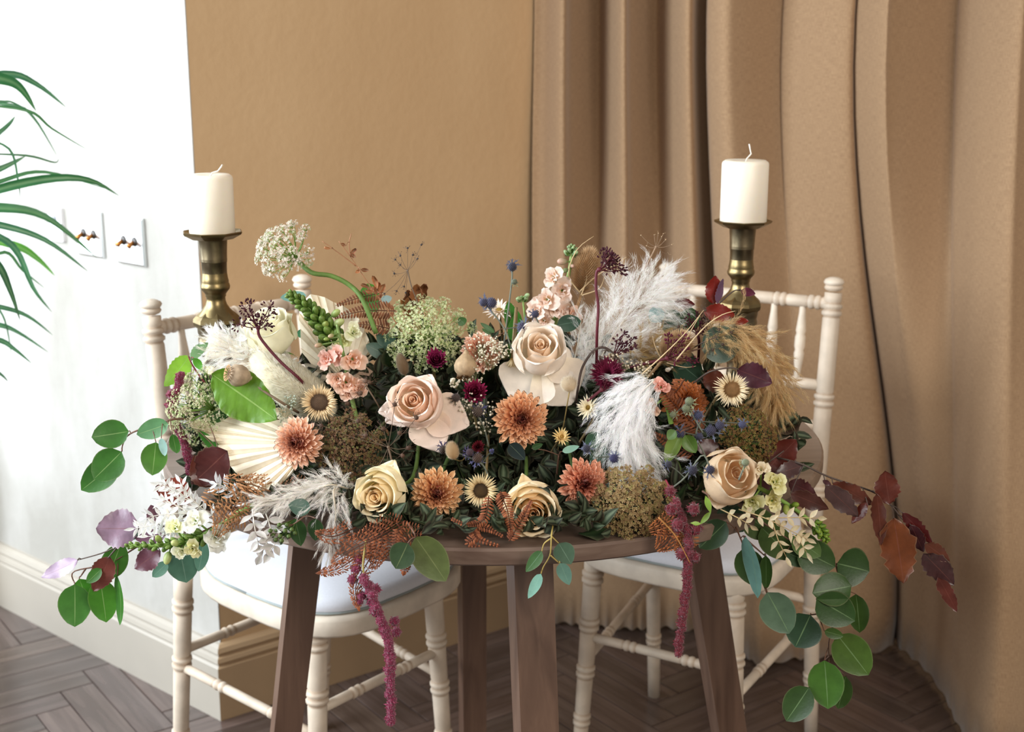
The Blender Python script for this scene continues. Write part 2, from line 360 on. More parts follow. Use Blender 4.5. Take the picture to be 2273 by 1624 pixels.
# ------------------------------------------------------------------ table
TC = V((-.027, 1.897, 0)); TR, TZ, TT = .485, .75, .022
T = thing('round_table', 'round greyed oak table with splayed tapering legs under the flowers', 'table', Matrix.Translation(TC) @ Rz(R_(8)))
mb = MB(); prof = [(0, TZ-TT), (TR-.004, TZ-TT), (TR, TZ-TT+.003), (TR, TZ-.003), (TR-.003, TZ), (0, TZ)]
mb.grid([[V((max(r, .0001)*cos(a*2*pi/96), max(r, .0001)*sin(a*2*pi/96), z)) for a in range(96)] for r, z in prof], close=True)
part(mb, 'tabletop', T, M_tabletop, False, smooth=False)
def beam(mb, a, b, w0, w1, dir1, col=WHITE, t0=None, t1=None):
    a, b = V(a), V(b); d = (b-a).normalized(); x = (dir1-d*dir1.dot(d)).normalized(); y = d.cross(x); rows = []
    for p, w_, t_ in ((a, w0, t0 or w0), (b, w1, t1 or w1)):
        rows.append([p+x*w_/2+y*t_/2, p-x*w_/2+y*t_/2, p-x*w_/2-y*t_/2, p+x*w_/2-y*t_/2])
    n0 = len(mb.v); mb.grid(rows, close=True, col=col); mb.f += [(n0+3, n0+2, n0+1, n0), (n0+4, n0+5, n0+6, n0+7)]
legs = [((706, 1240), 1.80, (634, 1624)), ((1170, 1250), 1.62, (1190, 1624)), ((1048, 1250), 2.16, (1049, 1624)), ((1515, 1230), 1.84, (1618, 1624))]
Tinv = WM[T.name].inverted(); feet = []
for i, ((x0, y0), Y0, (x1, y1)) in enumerate(legs):
    top = P(x0, y0, Y0); top = V((top.x, top.y, TZ-TT)); sp = {0: (-.17, 0), 1: (.02, -.10), 2: (.0, .12), 3: (.17, -.02)}[i]
    # extend the leg line seen in the photograph down to the floor
    Yl = Y0+sp[1]*.55; lo = P(x1, y1, Yl); tt = (top.z)/(top.z-lo.z); foot = top+(lo-top)*tt; foot.z = 0
    mb = MB(); side = V((1, .34, 0)); beam(mb, top, foot, (.046, .054, .046, .050)[i], (.038, .050, .044, .042)[i], side, t0=.034, t1=.032); part(mb, 'leg', T, M_tableleg, smooth=False); feet.append(top)
ap = MB()
for a, b in ((0, 3), (1, 2)):
    p, q = feet[a].copy(), feet[b].copy(); p.z = q.z = TZ-TT-.012; beam(ap, p, q, .02, .02, V((0, 0, 1)), t0=.05, t1=.05)
part(ap, 'cross_rail', T, M_tableleg, smooth=False)

# ------------------------------------------------------------------ limewashed chairs
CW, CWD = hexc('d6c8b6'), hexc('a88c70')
def turned(mb, p0, p1, r0, r1, rings, n=12, rr=.0032, gap=None):
    p0, p1 = V(p0), V(p1); d = p1-p0; L = d.length; st = [(0, 1), (1, 1)]
    for t in rings:
        for o, k in ((-.016, 1.0), (-.012, .90), (-.009, 1.16), (-.004, 1.16), (0, .92), (.004, 1.16), (.009, 1.16), (.012, .90), (.016, 1.0)): st.append((t+o/L, k))
    st.sort(); pts = [p0+d*clamp(t) for t, k in st]; rad = [lerp(r0, r1, t)*k for t, k in st]
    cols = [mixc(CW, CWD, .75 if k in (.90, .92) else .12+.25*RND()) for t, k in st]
    mb.tube(pts, rad, cols, n)
def chair(cx, cy, th, D, lean, lab, fw=.035):
    T = thing('banqueting_chair', lab, 'chair', Matrix.Translation((cx, cy, 0)) @ Rz(th-pi/2), 'limewashed chairs behind the table')
    wr, wf = .163, .132; y0 = -D/2; y1 = D/2
    P_ = {}
    for s in (-1, 1):
        top, sm, ft = V((s*wr, y0-lean, .885)), V((s*wr, y0, .45)), V((s*(wr+.006), y0-.045, 0)); P_[s] = (top, sm, ft)
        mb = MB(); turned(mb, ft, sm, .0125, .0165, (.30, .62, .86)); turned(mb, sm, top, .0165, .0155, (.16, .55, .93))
        mb.ball(top+V((0, 0, .010)), (.017, .017, .008), mixc(CW, CWD, .3), 12, 6); mb.ball(top+V((0, 0, .020)), (.0185, .0185, .009), CW, 12, 6)
        part(mb, 'leg', T, M_chair, False)
        a, b = V((s*wf, y1, .435)), V((s*(wf+.022), y1+.012, 0)); P_[s*2] = (a, b)
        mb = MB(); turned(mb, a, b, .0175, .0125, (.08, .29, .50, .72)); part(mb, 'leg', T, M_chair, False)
    bp = lambda s, z: P_[s][1].lerp(P_[s][0], (z-.45)/(.885-.45))
    for nm, z, r, rg in (('top_rail', .865, .0115, (.10, .30, .50, .70, .90)), ('back_rail', .715, .0105, (.2, .5, .8)), ('back_rail', .640, .0105, (.3, .7))):
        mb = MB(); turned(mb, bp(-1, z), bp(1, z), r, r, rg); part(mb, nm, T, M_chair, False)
    for k in range(5):
        t = (k+1)/6; a = bp(-1, .865).lerp(bp(1, .865), t); b = bp(-1, .715).lerp(bp(1, .715), t)
        mb = MB(); m_ = a.lerp(b, .5); pts = [a.lerp(b, q) for q in (0, .15, .3, .36, .40, .44, .56, .60, .64, .72, .85, 1)]; rad = [.0055, .0062, .0085, .0095, .0078, .0098, .0098, .0078, .0095, .0085, .0062, .0055]
        mb.tube(pts, rad, CW, 10); part(mb, 'spindle', T, M_chair, False)
    lg = lambda s, z: P_[s*2][0].lerp(P_[s*2][1], 1-z/.435); lr = lambda s, z: P_[s][2].lerp(P_[s][1], z/.45)
    for a, b in ((lg(-1, .285), lg(1, .285)), (lg(-1, .24), lr(-1, .27)), (lg(1, .24), lr(1, .27)), (lr(-1, .30), lr(1, .30))):
        mb = MB(); turned(mb, a, b, .0085, .0085, (.3, .7), 10); part(mb, 'stretcher', T, M_chair, False)
    def outline(k, e):
        o = []
        for i in range(40):
            a = 2*pi*i/40; cx_, sx_ = cos(a), sin(a); q = lambda v, p: math.copysign(abs(v)**p, v)
            X = q(cx_, .62)*(.183+.012*sx_)*k; Y_ = q(sx_, .62)*(D/2+fw)*k+fw-.023; o.append((X, Y_))
        return o
    mb = MB(); rows = []
    for k, z in ((.90, .425), (.985, .426), (1.0, .431), (1.0, .452), (.985, .458), (.93, .459), (.2, .459)): rows.append([V((x, y, z)) for x, y in outline(k, 0)])
    mb.grid(rows, close=True, col=CW); part(mb, 'seat', T, M_chair, False)
    mb = MB(); rows = []
    for k, z in ((.85, .459), (.93, .461), (.955, .468), (.95, .480), (.90, .488), (.7, .494), (.3, .497), (.02, .498)): rows.append([V((x, y, z+.002*noise.noise(V((x*20, y*20, z))))) for x, y in outline(k, 0)])
    mb.grid(rows, close=True, col=hexc('dedfe6')); cu = part(mb, 'seat_pad', T, M_cushion, False, label='white cotton seat pad')
    mb = MB(); mb.tube([V((x, y, .4625)) for x, y in outline(.945, 0)]+[V((*outline(.945, 0)[0], .4625))], .0020, hexc('8f9694'), 6); part(mb, 'piping', cu, M_cushion, False)
    return T
chair(-.339, 2.11, R_(-40), .30, .045, 'limewashed spindle-back chair by the pale wall, behind the lower brass holder candle', .055)
chair(.339, 2.244, R_(-121), .31, .045, 'limewashed spindle-back chair in front of the linen curtain', .032)
bpy.data.objects['banqueting_chair']['label'] = 'limewashed spindle-back chair with white pad in front of the ochre wall corner'

# ------------------------------------------------------------------ candlesticks and candles
BR, BRD = hexc('8d7c58'), hexc('7d7058')
def candlestick(px, ybase_Y, zt, tilt, lab, lab2, crad, ch, topz, wick):
    c = P(px, 600, ybase_Y); c = V((c.x, c.y, TZ)); H = zt-TZ
    T = thing('candlestick', lab, 'candlestick', Matrix.Translation(c) @ Rz(.25))
    def lathe(prof, n, col, name, smooth=True, rot=0):
        mb = MB(); rows = [[V((max(r, .0003)*cos(2*pi*i/n+rot), max(r, .0003)*sin(2*pi*i/n+rot), z)) for i in range(n)] for r, z in prof]
        mb.grid(rows, close=True, col=col); return part(mb, name, T, M_brass, False, smooth=smooth)
    lathe([(0, 0), (.047, 0), (.048, .004), (.044, .010), (.041, .013), (0, .013)], 8, BRD, 'base_plate', False)
    lathe([(.038, .012), (.030, .022), (.022, .038), (.0175, .056), (.016, .078), (.018, .090), (.024, .096), (.025, .102), (.020, .108), (.0185, .116), (.024, .124), (.0275, .132), (.0285, .150), (.027, .154), (.0285, .160), (.029, .170)], 32, BRD, 'lower_column')
    lathe([(.029, .166), (.0335, .170), (.0345, .175), (.0338, .180), (.030, .184), (.022, .191)], 8, BR, 'octagonal_collar', False)
    lathe([(.0295, .181), (.0255, .187), (.0195, .194), (.0155, .200), (.0138, .206), (.0136, .211), (.0150, .213), (.0146, .215), (.0165, .218), (.0205, .223), (.0213, .227), (.0200, .231), (.0193, .2325), (.0198, .234), (.0185, .240), (.0178, .247)], 32, BR, 'knop')
    lathe([(.0178, .245), (.0182, .262), (.0190, .263), (.0186, .2645), (.0190, .266), (.0188, .268), (.0195, .282), (.0205, H-.008), (.022, H-.005)], 32, BRD, 'socket')
    lathe([(.020, H-.006), (.030, H-.006), (.043, H+.001), (.0445, H+.004), (.043, H+.005), (.030, H), (0, H)], 8, BR, 'drip_pan', False, pi/8)
    K = thing('pillar_candle', lab2, 'candle', Matrix.Translation(c+V((0, 0, H))) @ Rz(.3), 'cream pillar candles')
    mb = MB(); prof = [(0, .0005), (crad-.002, .0005), (crad, .003), (crad, ch-.006), (crad-.001, ch-.003), (crad-.005, ch), (crad*.5, ch-.001), (.003, ch-.003), (0, ch-.003)]
    mb.grid([[V((max(r, .0002)*cos(2*pi*i/48), max(r, .0002)*sin(2*pi*i/48), z)) for i in range(48)] for r, z in prof], close=True, col=hexc('f3e8d6')); part(mb, 'wax', K, M_wax, False)
    mb = MB(); mb.tube([V((x, 0, ch-.004+z)) for x, z in wick], .0011, hexc('efe9df'), 6); part(mb, 'wick', K, M_dry, False)
candlestick(476, 1.87, 1.052, 0, 'aged brass candlestick in front of the pale and ochre wall corner', 'cream pillar candle with a wick bent flat to one side, before the ochre wall', .0325, .086, 0, [(0, 0), (.004, .006), (.012, .008), (.017, .014), (.019, .017)])
candlestick(1645, 2.00, 1.052, 0, 'aged brass candlestick in front of the linen curtain', 'cream pillar candle with an upright kinked wick, before the curtain', .0355, .096, 0, [(0, 0), (.002, .006), (.009, .013), (.007, .020), (.005, .028)])

# ================================================================== FLOWER BUILDERS
def tocore(p, k=.62, z=.80):                          # a hidden point inside the bank where stems are pushed in
    return V((p.x*.82, max(p.y+.05, 1.62) if p.y < 1.7 else 1.72, z if p.z > z+.03 else p.z+.02))
def stem_to_core(T, p, d, r, col, mat=None, bow=.5):
    c = tocore(p); L = (c-p).length; m = p+d*L*bow; mb = MB(); mb.tube(smooth_path([p, m, c], 9), r, col, 6); return part(mb, 'stem', T, mat or M_stem)

def petal(prof, A=None, W=None, nu=7, nv=8, drop=.28, cup=0.0, colf=None, ruf=0.0, wpow=.7, twist=0.0, shape=None, dpow=3.0):
    """a curved petal standing at +x; A = half angle of wrap, or W = half width"""
    mb = MB(); rows = []; cols = []; n = len(prof)-1
    P3 = [V((r, 0, z)) for r, z in prof]
    for i in range(nv):
        v = 1-(1-i/(nv-1))**1.6; row = []; cr_ = []
        for j in range(nu):
            u = -1+2*j/(nu-1); vv = v*(1-drop*abs(u)**dpow); q = cr(P3, vv); q2 = cr(P3, min(1, vv+.02)); q1 = cr(P3, max(0, vv-.02))
            t = (q2-q1).normalized(); phi = atan2(t.x, t.z)
            f = shape(v) if shape else min(1, (v*2.0+.04)**wpow)
            if A is not None: Rc = max(q.x, .02*n*0+1e-4); an = u*A*f; xt = Rc*sin(an); inw = Rc*(1-cos(an))
            else:
                sdist = u*W*f; xt = sdist; inw = cup*sdist*sdist/max(W, 1e-5)
            rf = ruf*sin(u*7+v*5+twist)*v*v
            row.append(V((q.x-inw*cos(phi)+rf*cos(phi), xt, q.z+inw*sin(phi)-rf*sin(phi)))); cr_.append(colf(u, v))
        rows.append(row); cols.append(cr_)
    mb.grid(rows, cols); return mb
def turn(mb, a, s=1.0, dz=0.0):
    M = Matrix.Translation((0, 0, dz)) @ Rz(a) @ Matrix.Scale(s, 4); o = MB(); o.v = [M @ v for v in mb.v]; o.f = mb.f; o.c = mb.c; return o

def rose(px, py, Y, rpx, n, cols, lab, extra=(), spin=0.0, openn=1.0, group='cream and peach roses in the arrangement', tall=1.0, nl=None, bud=False):
    pos = P(px, py, Y); R = rpx*MPP(px, py, Y); T = thing('rose', lab, 'rose', frame(pos, n, spin), group)
    ci, co, ce, cb = [hexc(c) for c in cols]          # heart, outer, edge, base
    z0 = -.75*R
    layers = [(.09, 1.15, 170, 0), (.15, 1.18, 150, 0), (.21, 1.19, 135, .01), (.27, 1.19, 125, .02), (.34, 1.20, 118, .03), (.41, 1.19, 110, .05), (.48, 1.18, 104, .06), (.56, 1.17, 98, .08),
              (.64, 1.15, 92, .10), (.72, 1.12, 86, .12), (.79, 1.08, 82, .15), (.86, 1.02, 78, .18), (.92, .95, 74, .22), (.98, .86, 70, .28)]
    if bud: layers = [(.07, 1.12, 170, 0), (.12, 1.15, 150, 0), (.18, 1.17, 140, .01), (.26, 1.18, 132, .02), (.36, 1.20, 122, .03), (.48, 1.21, 116, .04), (.61, 1.20, 112, .05), (.73, 1.17, 108, .07), (.84, 1.12, 104, .09), (.93, 1.05, 98, .12), (1.0, .95, 88, .16)]
    if nl: layers = layers[:nl]
    a = U(0, 6)
    for i, (r, h, A, out) in enumerate(layers):
        t = i/(len(layers)-1); r *= R; h *= R*tall; out *= openn; A = R_(A)
        prof = [(.03*R, z0), (r*.66, z0+h*.14), (r*.97, z0+h*.36), (r*1.02, z0+h*.60), (r*.95, z0+h*.82), (r*.88+out*.10*R, z0+h*.95), (r*.88+out*.22*R+.008*R, z0+h*1.0), (r*.89+out*.5*R+.018*R, z0+h*(1.01-out*.10))]
        a += R_(137.5)+U(-.15, .15)
        def cf(u, v, t=t):
            c = mixc(ci, co, clamp(t*1.2-.05)); c = mixc(cb, c, clamp(v*2.4)); return mixc(c, ce, clamp((v-.72)*3)*.8*(.4+.6*t))
        mb = petal(prof, A=A, colf=cf, drop=.05+.05*t, dpow=2, ruf=.03*R*t, twist=U(0, 6), nu=13, nv=13, shape=lambda v: min(1, (v*2.0+.05)**.7)*max(0, 1-v**4.5)**.5)
        part(turn(mb, a), 'petal', T, M_petal, False)
    for (th, L, W, p0, p1, cupk) in extra:
        p0, p1 = R_(p0), R_(p1); prof = [(.12*R, z0+.1*R)]; k = 7
        for i in range(k):
            ph = lerp(p0, p1, ((i+.5)/k)**.8); r_, z_ = prof[-1]; prof.append((r_+sin(ph)*L*R/k, z_+cos(ph)*L*R/k))
        mb = petal(prof, W=W*R, cup=cupk, colf=lambda u, v: mixc(mixc(cb, co, clamp(v*2)), ce, clamp((v-.7)*3)*.7), drop=.22, dpow=2.6, ruf=.035*R, twist=U(0, 6), nu=11, nv=11, shape=lambda v: min(1, (v*1.9+.05)**.6)*max(0, 1-v**6)**.5)
        part(turn(mb, R_(th)), 'petal', T, M_petal, False)
    mb = MB(); zb = z0; mb.ball((0, 0, zb-.02*R), (.20*R, .20*R, .22*R), hexc('6f8a3f'), 10, 6)
    for k in range(5):
        s_ = petal([(.1*R, zb), (.35*R, zb+.02*R), (.62*R, zb-.12*R), (.8*R, zb-.35*R)], W=.11*R, colf=lambda u, v: hexc('5f7d38'), nu=3, nv=5, shape=lambda v: (1-v)**.7)
        tt = turn(s_, k*2*pi/5); mb.add(tt.v, tt.f, tt.c)
    part(mb, 'sepals', T, M_stem, False)
    ax = (WM[T.name].to_3x3() @ V((0, 0, 1))).normalized(); stem_to_core(T, pos+ax*(z0-.1*R), -ax, .0026, hexc('5a7336'))
    return T

def mum(px, py, Y, rpx, n, lab, spin=0, inner='5a0c10', mid='b85a3a', outer='e2aa80', edge='f4cfb0', dens=1.0, dome=.55, parts=True):
    pos = P(px, py, Y); R = rpx*MPP(px, py, Y); T = thing('chrysanthemum', lab, 'flower', frame(pos, n, spin), 'salmon chrysanthemums in the arrangement')
    ci, cm, co, ce = hexc(inner), hexc(mid), hexc(outer), hexc(edge)
    nr = 11
    for i in range(nr):
        t = i/(nr-1); L = lerp(.20, .60, t**.8)*R; p0 = R_(lerp(8, 70, t)); p1 = R_(lerp(-15, 100, t**.9)); r0 = lerp(.04, .42, t)*R; z0 = dome*R*(1-t**1.6)*.75-.2*R
        prof = [(r0, z0)]; k = 6
        for q in range(k):
            ph = lerp(p0, p1, (q+.5)/k); r_, z_ = prof[-1]; prof.append((r_+sin(ph)*L/k, z_+cos(ph)*L/k))
        a_, b_, c_ = (mixc(ci, cm, clamp(t*1.8-.35)), mixc(mixc(ci, cm, clamp(t*2.6)), co, clamp(t*1.5)), mixc(mixc(ci, cm, clamp(t*3)), ce, clamp(t*1.25)))
        mb = petal(prof, W=lerp(.05, .12, t)*R, cup=lerp(1.0, .55, t), colf=lambda u, v: mixc(mixc(a_, b_, clamp(v*1.5)), c_, clamp(abs(u)*.5*v+(v-.75)*2)), nu=5, nv=8, drop=.10, dpow=2, shape=lambda v: (v*.75+.25)**.6*(1-v**7)**.5+.02)
        me = mb.mesh('petal', M_mum); cnt = int(lerp(7, 22, t**.7)*dens); off = i*.37
        for j in range(cnt):
            M = Rz(off+2*pi*j/cnt+U(-.06, .06)) @ Matrix.Rotation(U(-.10, .10), 4, 'Y') @ Matrix.Rotation(U(-.15, .15), 4, 'X') @ Matrix.Scale(U(.9, 1.08), 4)
            inst(me, 'petal', T, M)
    mb = MB(); mb.ball((0, 0, -.05*R), (.42*R, .42*R, .32*R), mixc(cm, ci, .6), 12, 7); part(mb, 'flower_head', T, M_mum, False)
    ax = (WM[T.name].to_3x3() @ V((0, 0, 1))).normalized(); stem_to_core(T, pos-ax*.25*R, -ax, .0024, hexc('46602f'))
    return T

def strawflower(px, py, Y, rpx, n, lab, c1='ead3ae', c2='c9a270', disc='8b6a44', ring='5b4433', discr=.40, rows_=4, cnt=34, spin=0, closed=0.0, name='strawflower', cat='flower', group='dried strawflowers and paper daisies', len_=.62, wid=.052, stem=True):
    pos = P(px, py, Y); R = rpx*MPP(px, py, Y); T = thing(name, lab, cat, frame(pos, n, spin), group)
    a_, b_ = hexc(c1), hexc(c2); mb = MB()
    for i in range(rows_):
        t = i/(rows_-1) if rows_ > 1 else 1; p0 = lerp(35, 70, t)-closed*40; p1 = lerp(65, 98, t)-closed*75; L = len_*R*(lerp(.8, 1, t)); prof = [(discr*.85*R*(1-.5*closed), -.02*R-.06*R*t)]
        for q in range(5):
            ph = R_(lerp(p0, p1, (q+.5)/5)); r_, z_ = prof[-1]; prof.append((r_+sin(ph)*L/5, z_+cos(ph)*L/5))
        m1 = petal(prof, W=wid*R, cup=.6, colf=lambda u, v: mixc(b_, a_, clamp(v*1.6)), nu=3, nv=6, drop=.05, shape=lambda v: (v*.6+.4)*(1-v**2.6))
        for j in range(cnt):
            tt = turn(m1, 2*pi*(j+.5*i)/cnt+U(-.07, .07), U(.88, 1.08), U(-.02, .02)*R); k = 1+U(-.1, .1); mb.add(tt.v, tt.f, [tuple(x*k for x in c) for c in tt.c])
    part(mb, 'bracts', T, M_papery, False, kind='stuff')
    if discr > .12:
        mb = MB(); dc, rc = hexc(disc), hexc(ring)
        mb.ball((0, 0, -.02*R), (discr*R, discr*R, .14*R), rc, 20, 8)
        for k in range(420):
            q = sqrt(k/420)*discr*.98; a = k*2.39996; rr = q*R; z = .10*R*(1-(q/discr)**2)+.015*R; f = q/discr
            col = mixc(dc, rc, clamp((f-.45)*3) if f < .85 else .55); p_ = V((rr*cos(a), rr*sin(a), z)); o_ = V((cos(a)*.5*f, sin(a)*.5*f, 1)).normalized()
            mb.spike(p_, p_+o_*.055*R*(1+.8*(f > .6)), .016*R, jit(col, .2), jit(mixc(col, dc, .4), .2))
        part(mb, 'disc', T, M_floret, False)
    if stem:
        ax = (WM[T.name].to_3x3() @ V((0, 0, 1))).normalized(); stem_to_core(T, pos-ax*.1*R, -ax, .0018, hexc('7d6a45'))
    return T

def umbel(px, py, Y, rpx, n, lab, fl='eef0dc', ray_='9bb070', cen='7fa04e', nray=38, nf=30, fr=.0020, dome=.35, squash=1.0, spin=0, stempts=None, name='lace_flower', group='green and white lace flowers', gold=None, bend=0.0, stemr=.0024, depth=1.0, scatter=.17, rays_r=.0005, spiky=0.0):
    pos = P(px, py, Y); R = rpx*MPP(px, py, Y); Fm = frame(pos, n, spin); T = thing(name, lab, 'flower', Fm, group)
    fc, rc_, cc = hexc(fl), hexc(ray_), hexc(cen); g2 = hexc(gold) if gold else fc
    rays = MB(); flo = MB(); hub = V((0, 0, -.75*R*depth))
    for i in range(nray):
        q = sqrt((i+.6)/nray); a = i*2.39996+U(-.2, .2); rr = q*R*U(.88, 1.06)
        e = V((rr*cos(a), rr*sin(a)*squash, dome*R*(1-q*q*1.2)-bend*R*q*q+U(-.05, .05)*R)); mid = hub.lerp(e, .5)+V((cos(a), sin(a)*squash, 0))*rr*.18
        rays.tube(smooth_path([hub, mid, e-V((0, 0, .09*R))], 6), [rays_r*1.5]*3+[rays_r]*3, jit(rc_, .15), 4, False)
        nrm = V((cos(a)*q*.8, sin(a)*q*.8, 1)).normalized(); base = e-nrm*.10*R; sp = scatter*R*U(.85, 1.2)
        for k in range(nf):
            qa = U(0, 6.283); qr = sqrt(RND()); x_ = nrm.orthogonal().normalized(); y_ = nrm.cross(x_)
            fp = e+(x_*cos(qa)+y_*sin(qa))*sp*qr+nrm*sp*.55*(1-qr*qr)
            if k % 2 == 0: rays.spike(base, fp, rays_r*.6, jit(rc_, .2))
            col = jit(mixc(fc, g2, RND()) if gold else fc, .14)
            if RND() < .18: col = mixc(col, cc, .6)
            if spiky and RND() < spiky: rays.spike(fp, fp+(nrm+V((G(0, .6), G(0, .6), G(0, .4)))).normalized()*.12*R, rays_r*.6, jit(rc_, .3))
            if k % 3: flo.star(fp, (nrm+V((G(0, .35), G(0, .35), G(0, .35)))).normalized(), fr*U(.8, 1.25), col, 4, mixc(col, cc, .25))
            else: flo.octa(fp, fr*.55, col)
    part(rays, 'rays', T, M_stem, False, kind='stuff'); part(flo, 'florets', T, M_floret, False, kind='stuff')
    br = MB()
    for k in range(11):
        a = k*2*pi/11; br.spike(hub, hub+V((cos(a)*.28*R, sin(a)*.28*R, -.02*R)), .0007, rc_)
    part(br, 'bracts', T, M_stem, False)
    h = WM[T.name] @ hub
    if stempts:
        mb = MB(); pts = [h]+[P(*s) for s in stempts]; mb.tube(smooth_path(pts, 26), stemr, [jit(mixc(rc_, hexc('4a6b26'), .7), .1) for _ in range(26)], 8); part(mb, 'stem', T, M_stem)
    else:
        ax = (WM[T.name].to_3x3() @ V((0, 0, 1))).normalized(); stem_to_core(T, h, -ax, stemr, mixc(rc_, hexc('4a6b26'), .5))
    return T

def seed_umbel(hub, stempts, heads, lab, Y, col='4a1426', stemc='5a1826', r=.0015, cl=9, clr=.008, name='dark_seed_umbel', group='dark burgundy seed umbels', kind='seed', stemr=.0019):
    """hub px, stem px list, heads = px list of the clusters"""
    c, sc = hexc(col), hexc(stemc); h = P(hub[0], hub[1], Y); T = thing(name, lab, 'flower', h, group)
    mb = MB(); pts = [h]+[P(x, y, yy) for x, y, yy in stempts]; mb.tube(smooth_path(pts, 18) if len(pts) > 2 else pts, stemr, sc, 7)
    mb.ball(h, stemr*1.7, sc, 7, 4); part(mb, 'stem', T, M_stem)
    for (x, y, *dy) in heads:
        e = P(x, y, Y+(dy[0] if dy else U(-.02, .02))); d = (e-h).normalized(); bs = e-d*clr*.9; mb = MB()
        mb.tube(smooth_path([h, h.lerp(bs, .5)+V((0, 0, -.002)), bs], 6), stemr*.32, sc, 5, False)
        for k in range(cl):
            q = (d+V((G(0, .75), G(0, .75), G(0, .75)))).normalized(); tip = bs+q*clr*U(.7, 1.25)
            if kind == 'seed':
                mb.spike(bs, tip, .0004, sc); M3 = q.to_track_quat('Z', 'Y').to_matrix(); mb.ball(tip, (r*.75, r*.75, r*1.35), jit(c, .25), 5, 4, M3)
            else:
                mb.spike(bs, tip, .0005, sc, jit(c)); mb.spike(tip, tip+(q+V((G(0, .5), G(0, .5), G(0, .5)))).normalized()*clr*.35, .0004, jit(c))
        if kind != 'seed': mb.ball(bs+d*clr*.2, clr*.27, jit(c), 6, 4)
        part(mb, 'seed_cluster' if kind == 'seed' else 'seed_head', T, M_dry if kind != 'seed' else M_floret)
    return T

def thistle(heads, stempts, lab, Y, col='4c4a66', bract='6d7590', stemc='6a6f62', group='blue sea holly sprigs'):
    h0 = P(stempts[0][0], stempts[0][1], Y); T = thing('sea_holly', lab, 'thistle', h0, group); sc = hexc(stemc)
    mb = MB(); pts = [P(x, y, Y+(d[0] if d else 0)) for x, y, *d in stempts]; mb.tube(smooth_path(pts, 12), .0011, sc, 6); stm = part(mb, 'stem', T, M_stem)
    for (x, y, rp, *o) in heads:
        cc = hexc(o[0]) if o and o[0] else hexc(col); bc = hexc(o[1]) if len(o) > 1 and o[1] else hexc(bract)
        c = P(x, y, Y-.004); r = rp*MPP(x, y, Y)*.85; mb = MB(); best = min(pts, key=lambda q: (q-c).length); ax = (V((G(0, .4), -.8, G(.3, .4)))).normalized()
        if (best-c).length > .003: mb.tube(smooth_path([best, best.lerp(c, .5)+V((0, .004, 0)), c-ax*r*.8], 6), .0008, sc, 5, False)
        mb.ball(c, r*.78, mixc(cc, (0, 0, 0), .35), 10, 7)
        for k in range(110):
            zz = 1-2*(k+.5)/110; a = k*2.39996; s_ = sqrt(1-zz*zz); q = V((s_*cos(a), s_*sin(a), zz)); mb.spike(c+q*r*.7, c+q*r*1.08, r*.11, cc, jit(mixc(cc, (.5, .5, .6), .35), .2))
        x_ = ax.orthogonal().normalized(); y_ = ax.cross(x_); nb = random.choice((6, 7, 8)); a0 = U(0, 6)
        hd = part(mb, 'seed_head', T, M_floret)
        mb = MB()
        for k in range(nb):
            a = a0+2*pi*k/nb; d = (x_*cos(a)+y_*sin(a)-ax*.15).normalized(); L = r*U(1.5, 2.4); b0 = c-ax*r*.75; m_ = b0+d*L*.5-ax*r*.15; e = b0+d*L+ax*r*U(0, .5); w_ = (d.cross(ax)).normalized()*r*.16
            mb.add([b0-w_*.7, b0+w_*.7, m_-w_, m_+w_, e], [(0, 1, 3, 2), (2, 3, 4)], [bc, bc, bc, bc, mixc(bc, (.4, .4, .42), .4)])
            for sg in (-1, 1): mb.add([m_+w_*sg, m_+w_*sg*2.6+d*r*.25, m_+w_*sg+d*r*.25], [(0, 1, 2)], bc)
        part(mb, 'bracts', T, M_papery)
    return T

SH = {'round': lambda v: max(0, sin(pi*v**.88))**.62, 'ovate': lambda v: max(0, sin(pi*v**.75))**.9, 'beech': lambda v: max(0, sin(pi*v**.85))**.78, 'lance': lambda v: max(0, sin(pi*v**.85))**1.15, 'egg': lambda v: max(0, sin(pi*v**.78))**.7}
def leaf_mb(b, t, w, roll=0.0, shape='round', col=(0, .2, 0), rib=None, bend=.04, cup=.07, wave=0.0, serr=0.0, vein=0.0, edge=None, nv=11, view=None, tear=0):
    b, t = V(b), V(t); d = t-b; L = d.length; d = d/L; vw = view or (CAM-(b+t)/2).normalized()
    side = d.cross(vw); side = side.normalized() if side.length > 1e-4 else d.orthogonal().normalized(); side = (Matrix.Rotation(roll, 3, d) @ side); nrm = side.cross(d).normalized()
    us = [-1, -.95, -.93, -.6, -.3, -.04, -.022, .022, .04, .3, .6, .93, .95, 1] if nv > 8 else [-1, -.5, -.06, .06, .5, 1]
    rib = mixc(col, rib, .40) if rib else mixc(col, (.4, .5, .3), .25); edge = edge or mixc(col, (.6, .5, .3), .10); mb = MB(); rows = []; cs = []; ph = U(0, 6); f = SH[shape]
    for i in range(nv):
        v = i/(nv-1); ww = w/2*f(v); row = []; c_ = []; tr_ = {-1: 1+serr*(1 if i % 2 else -1)-(tear*RND() if RND() < .6 else 0), 1: 1+serr*(1 if i % 2 else -1)-(tear*RND() if RND() < .6 else 0)}
        for u in us:
            k = abs(u); s_ = lerp(1, tr_[1 if u > 0 else -1], clamp((k-.55)/.38))
            off = bend*L*(4*v*(1-v))*-1+bend*L*0+cup*ww*u*u+wave*w*sin(v*11+ph+(1.7 if u > 0 else 0))*u*u+vein*w*.05*cos(2*pi*(v*7-k*1.5))*k
            row.append(b+d*(v*L)+side*(u*ww*s_)+nrm*off)
            c = rib if k < (.03 if nv > 8 else .07) else (edge if k > .94 else col)
            if vein and .05 < k < .9: c = mixc(col, rib, .13*max(0, cos(2*pi*(v*7-k*1.5))))
            c_.append(c)
        rows.append(row); cs.append(c_)
    mb.grid(rows, cs); return mb

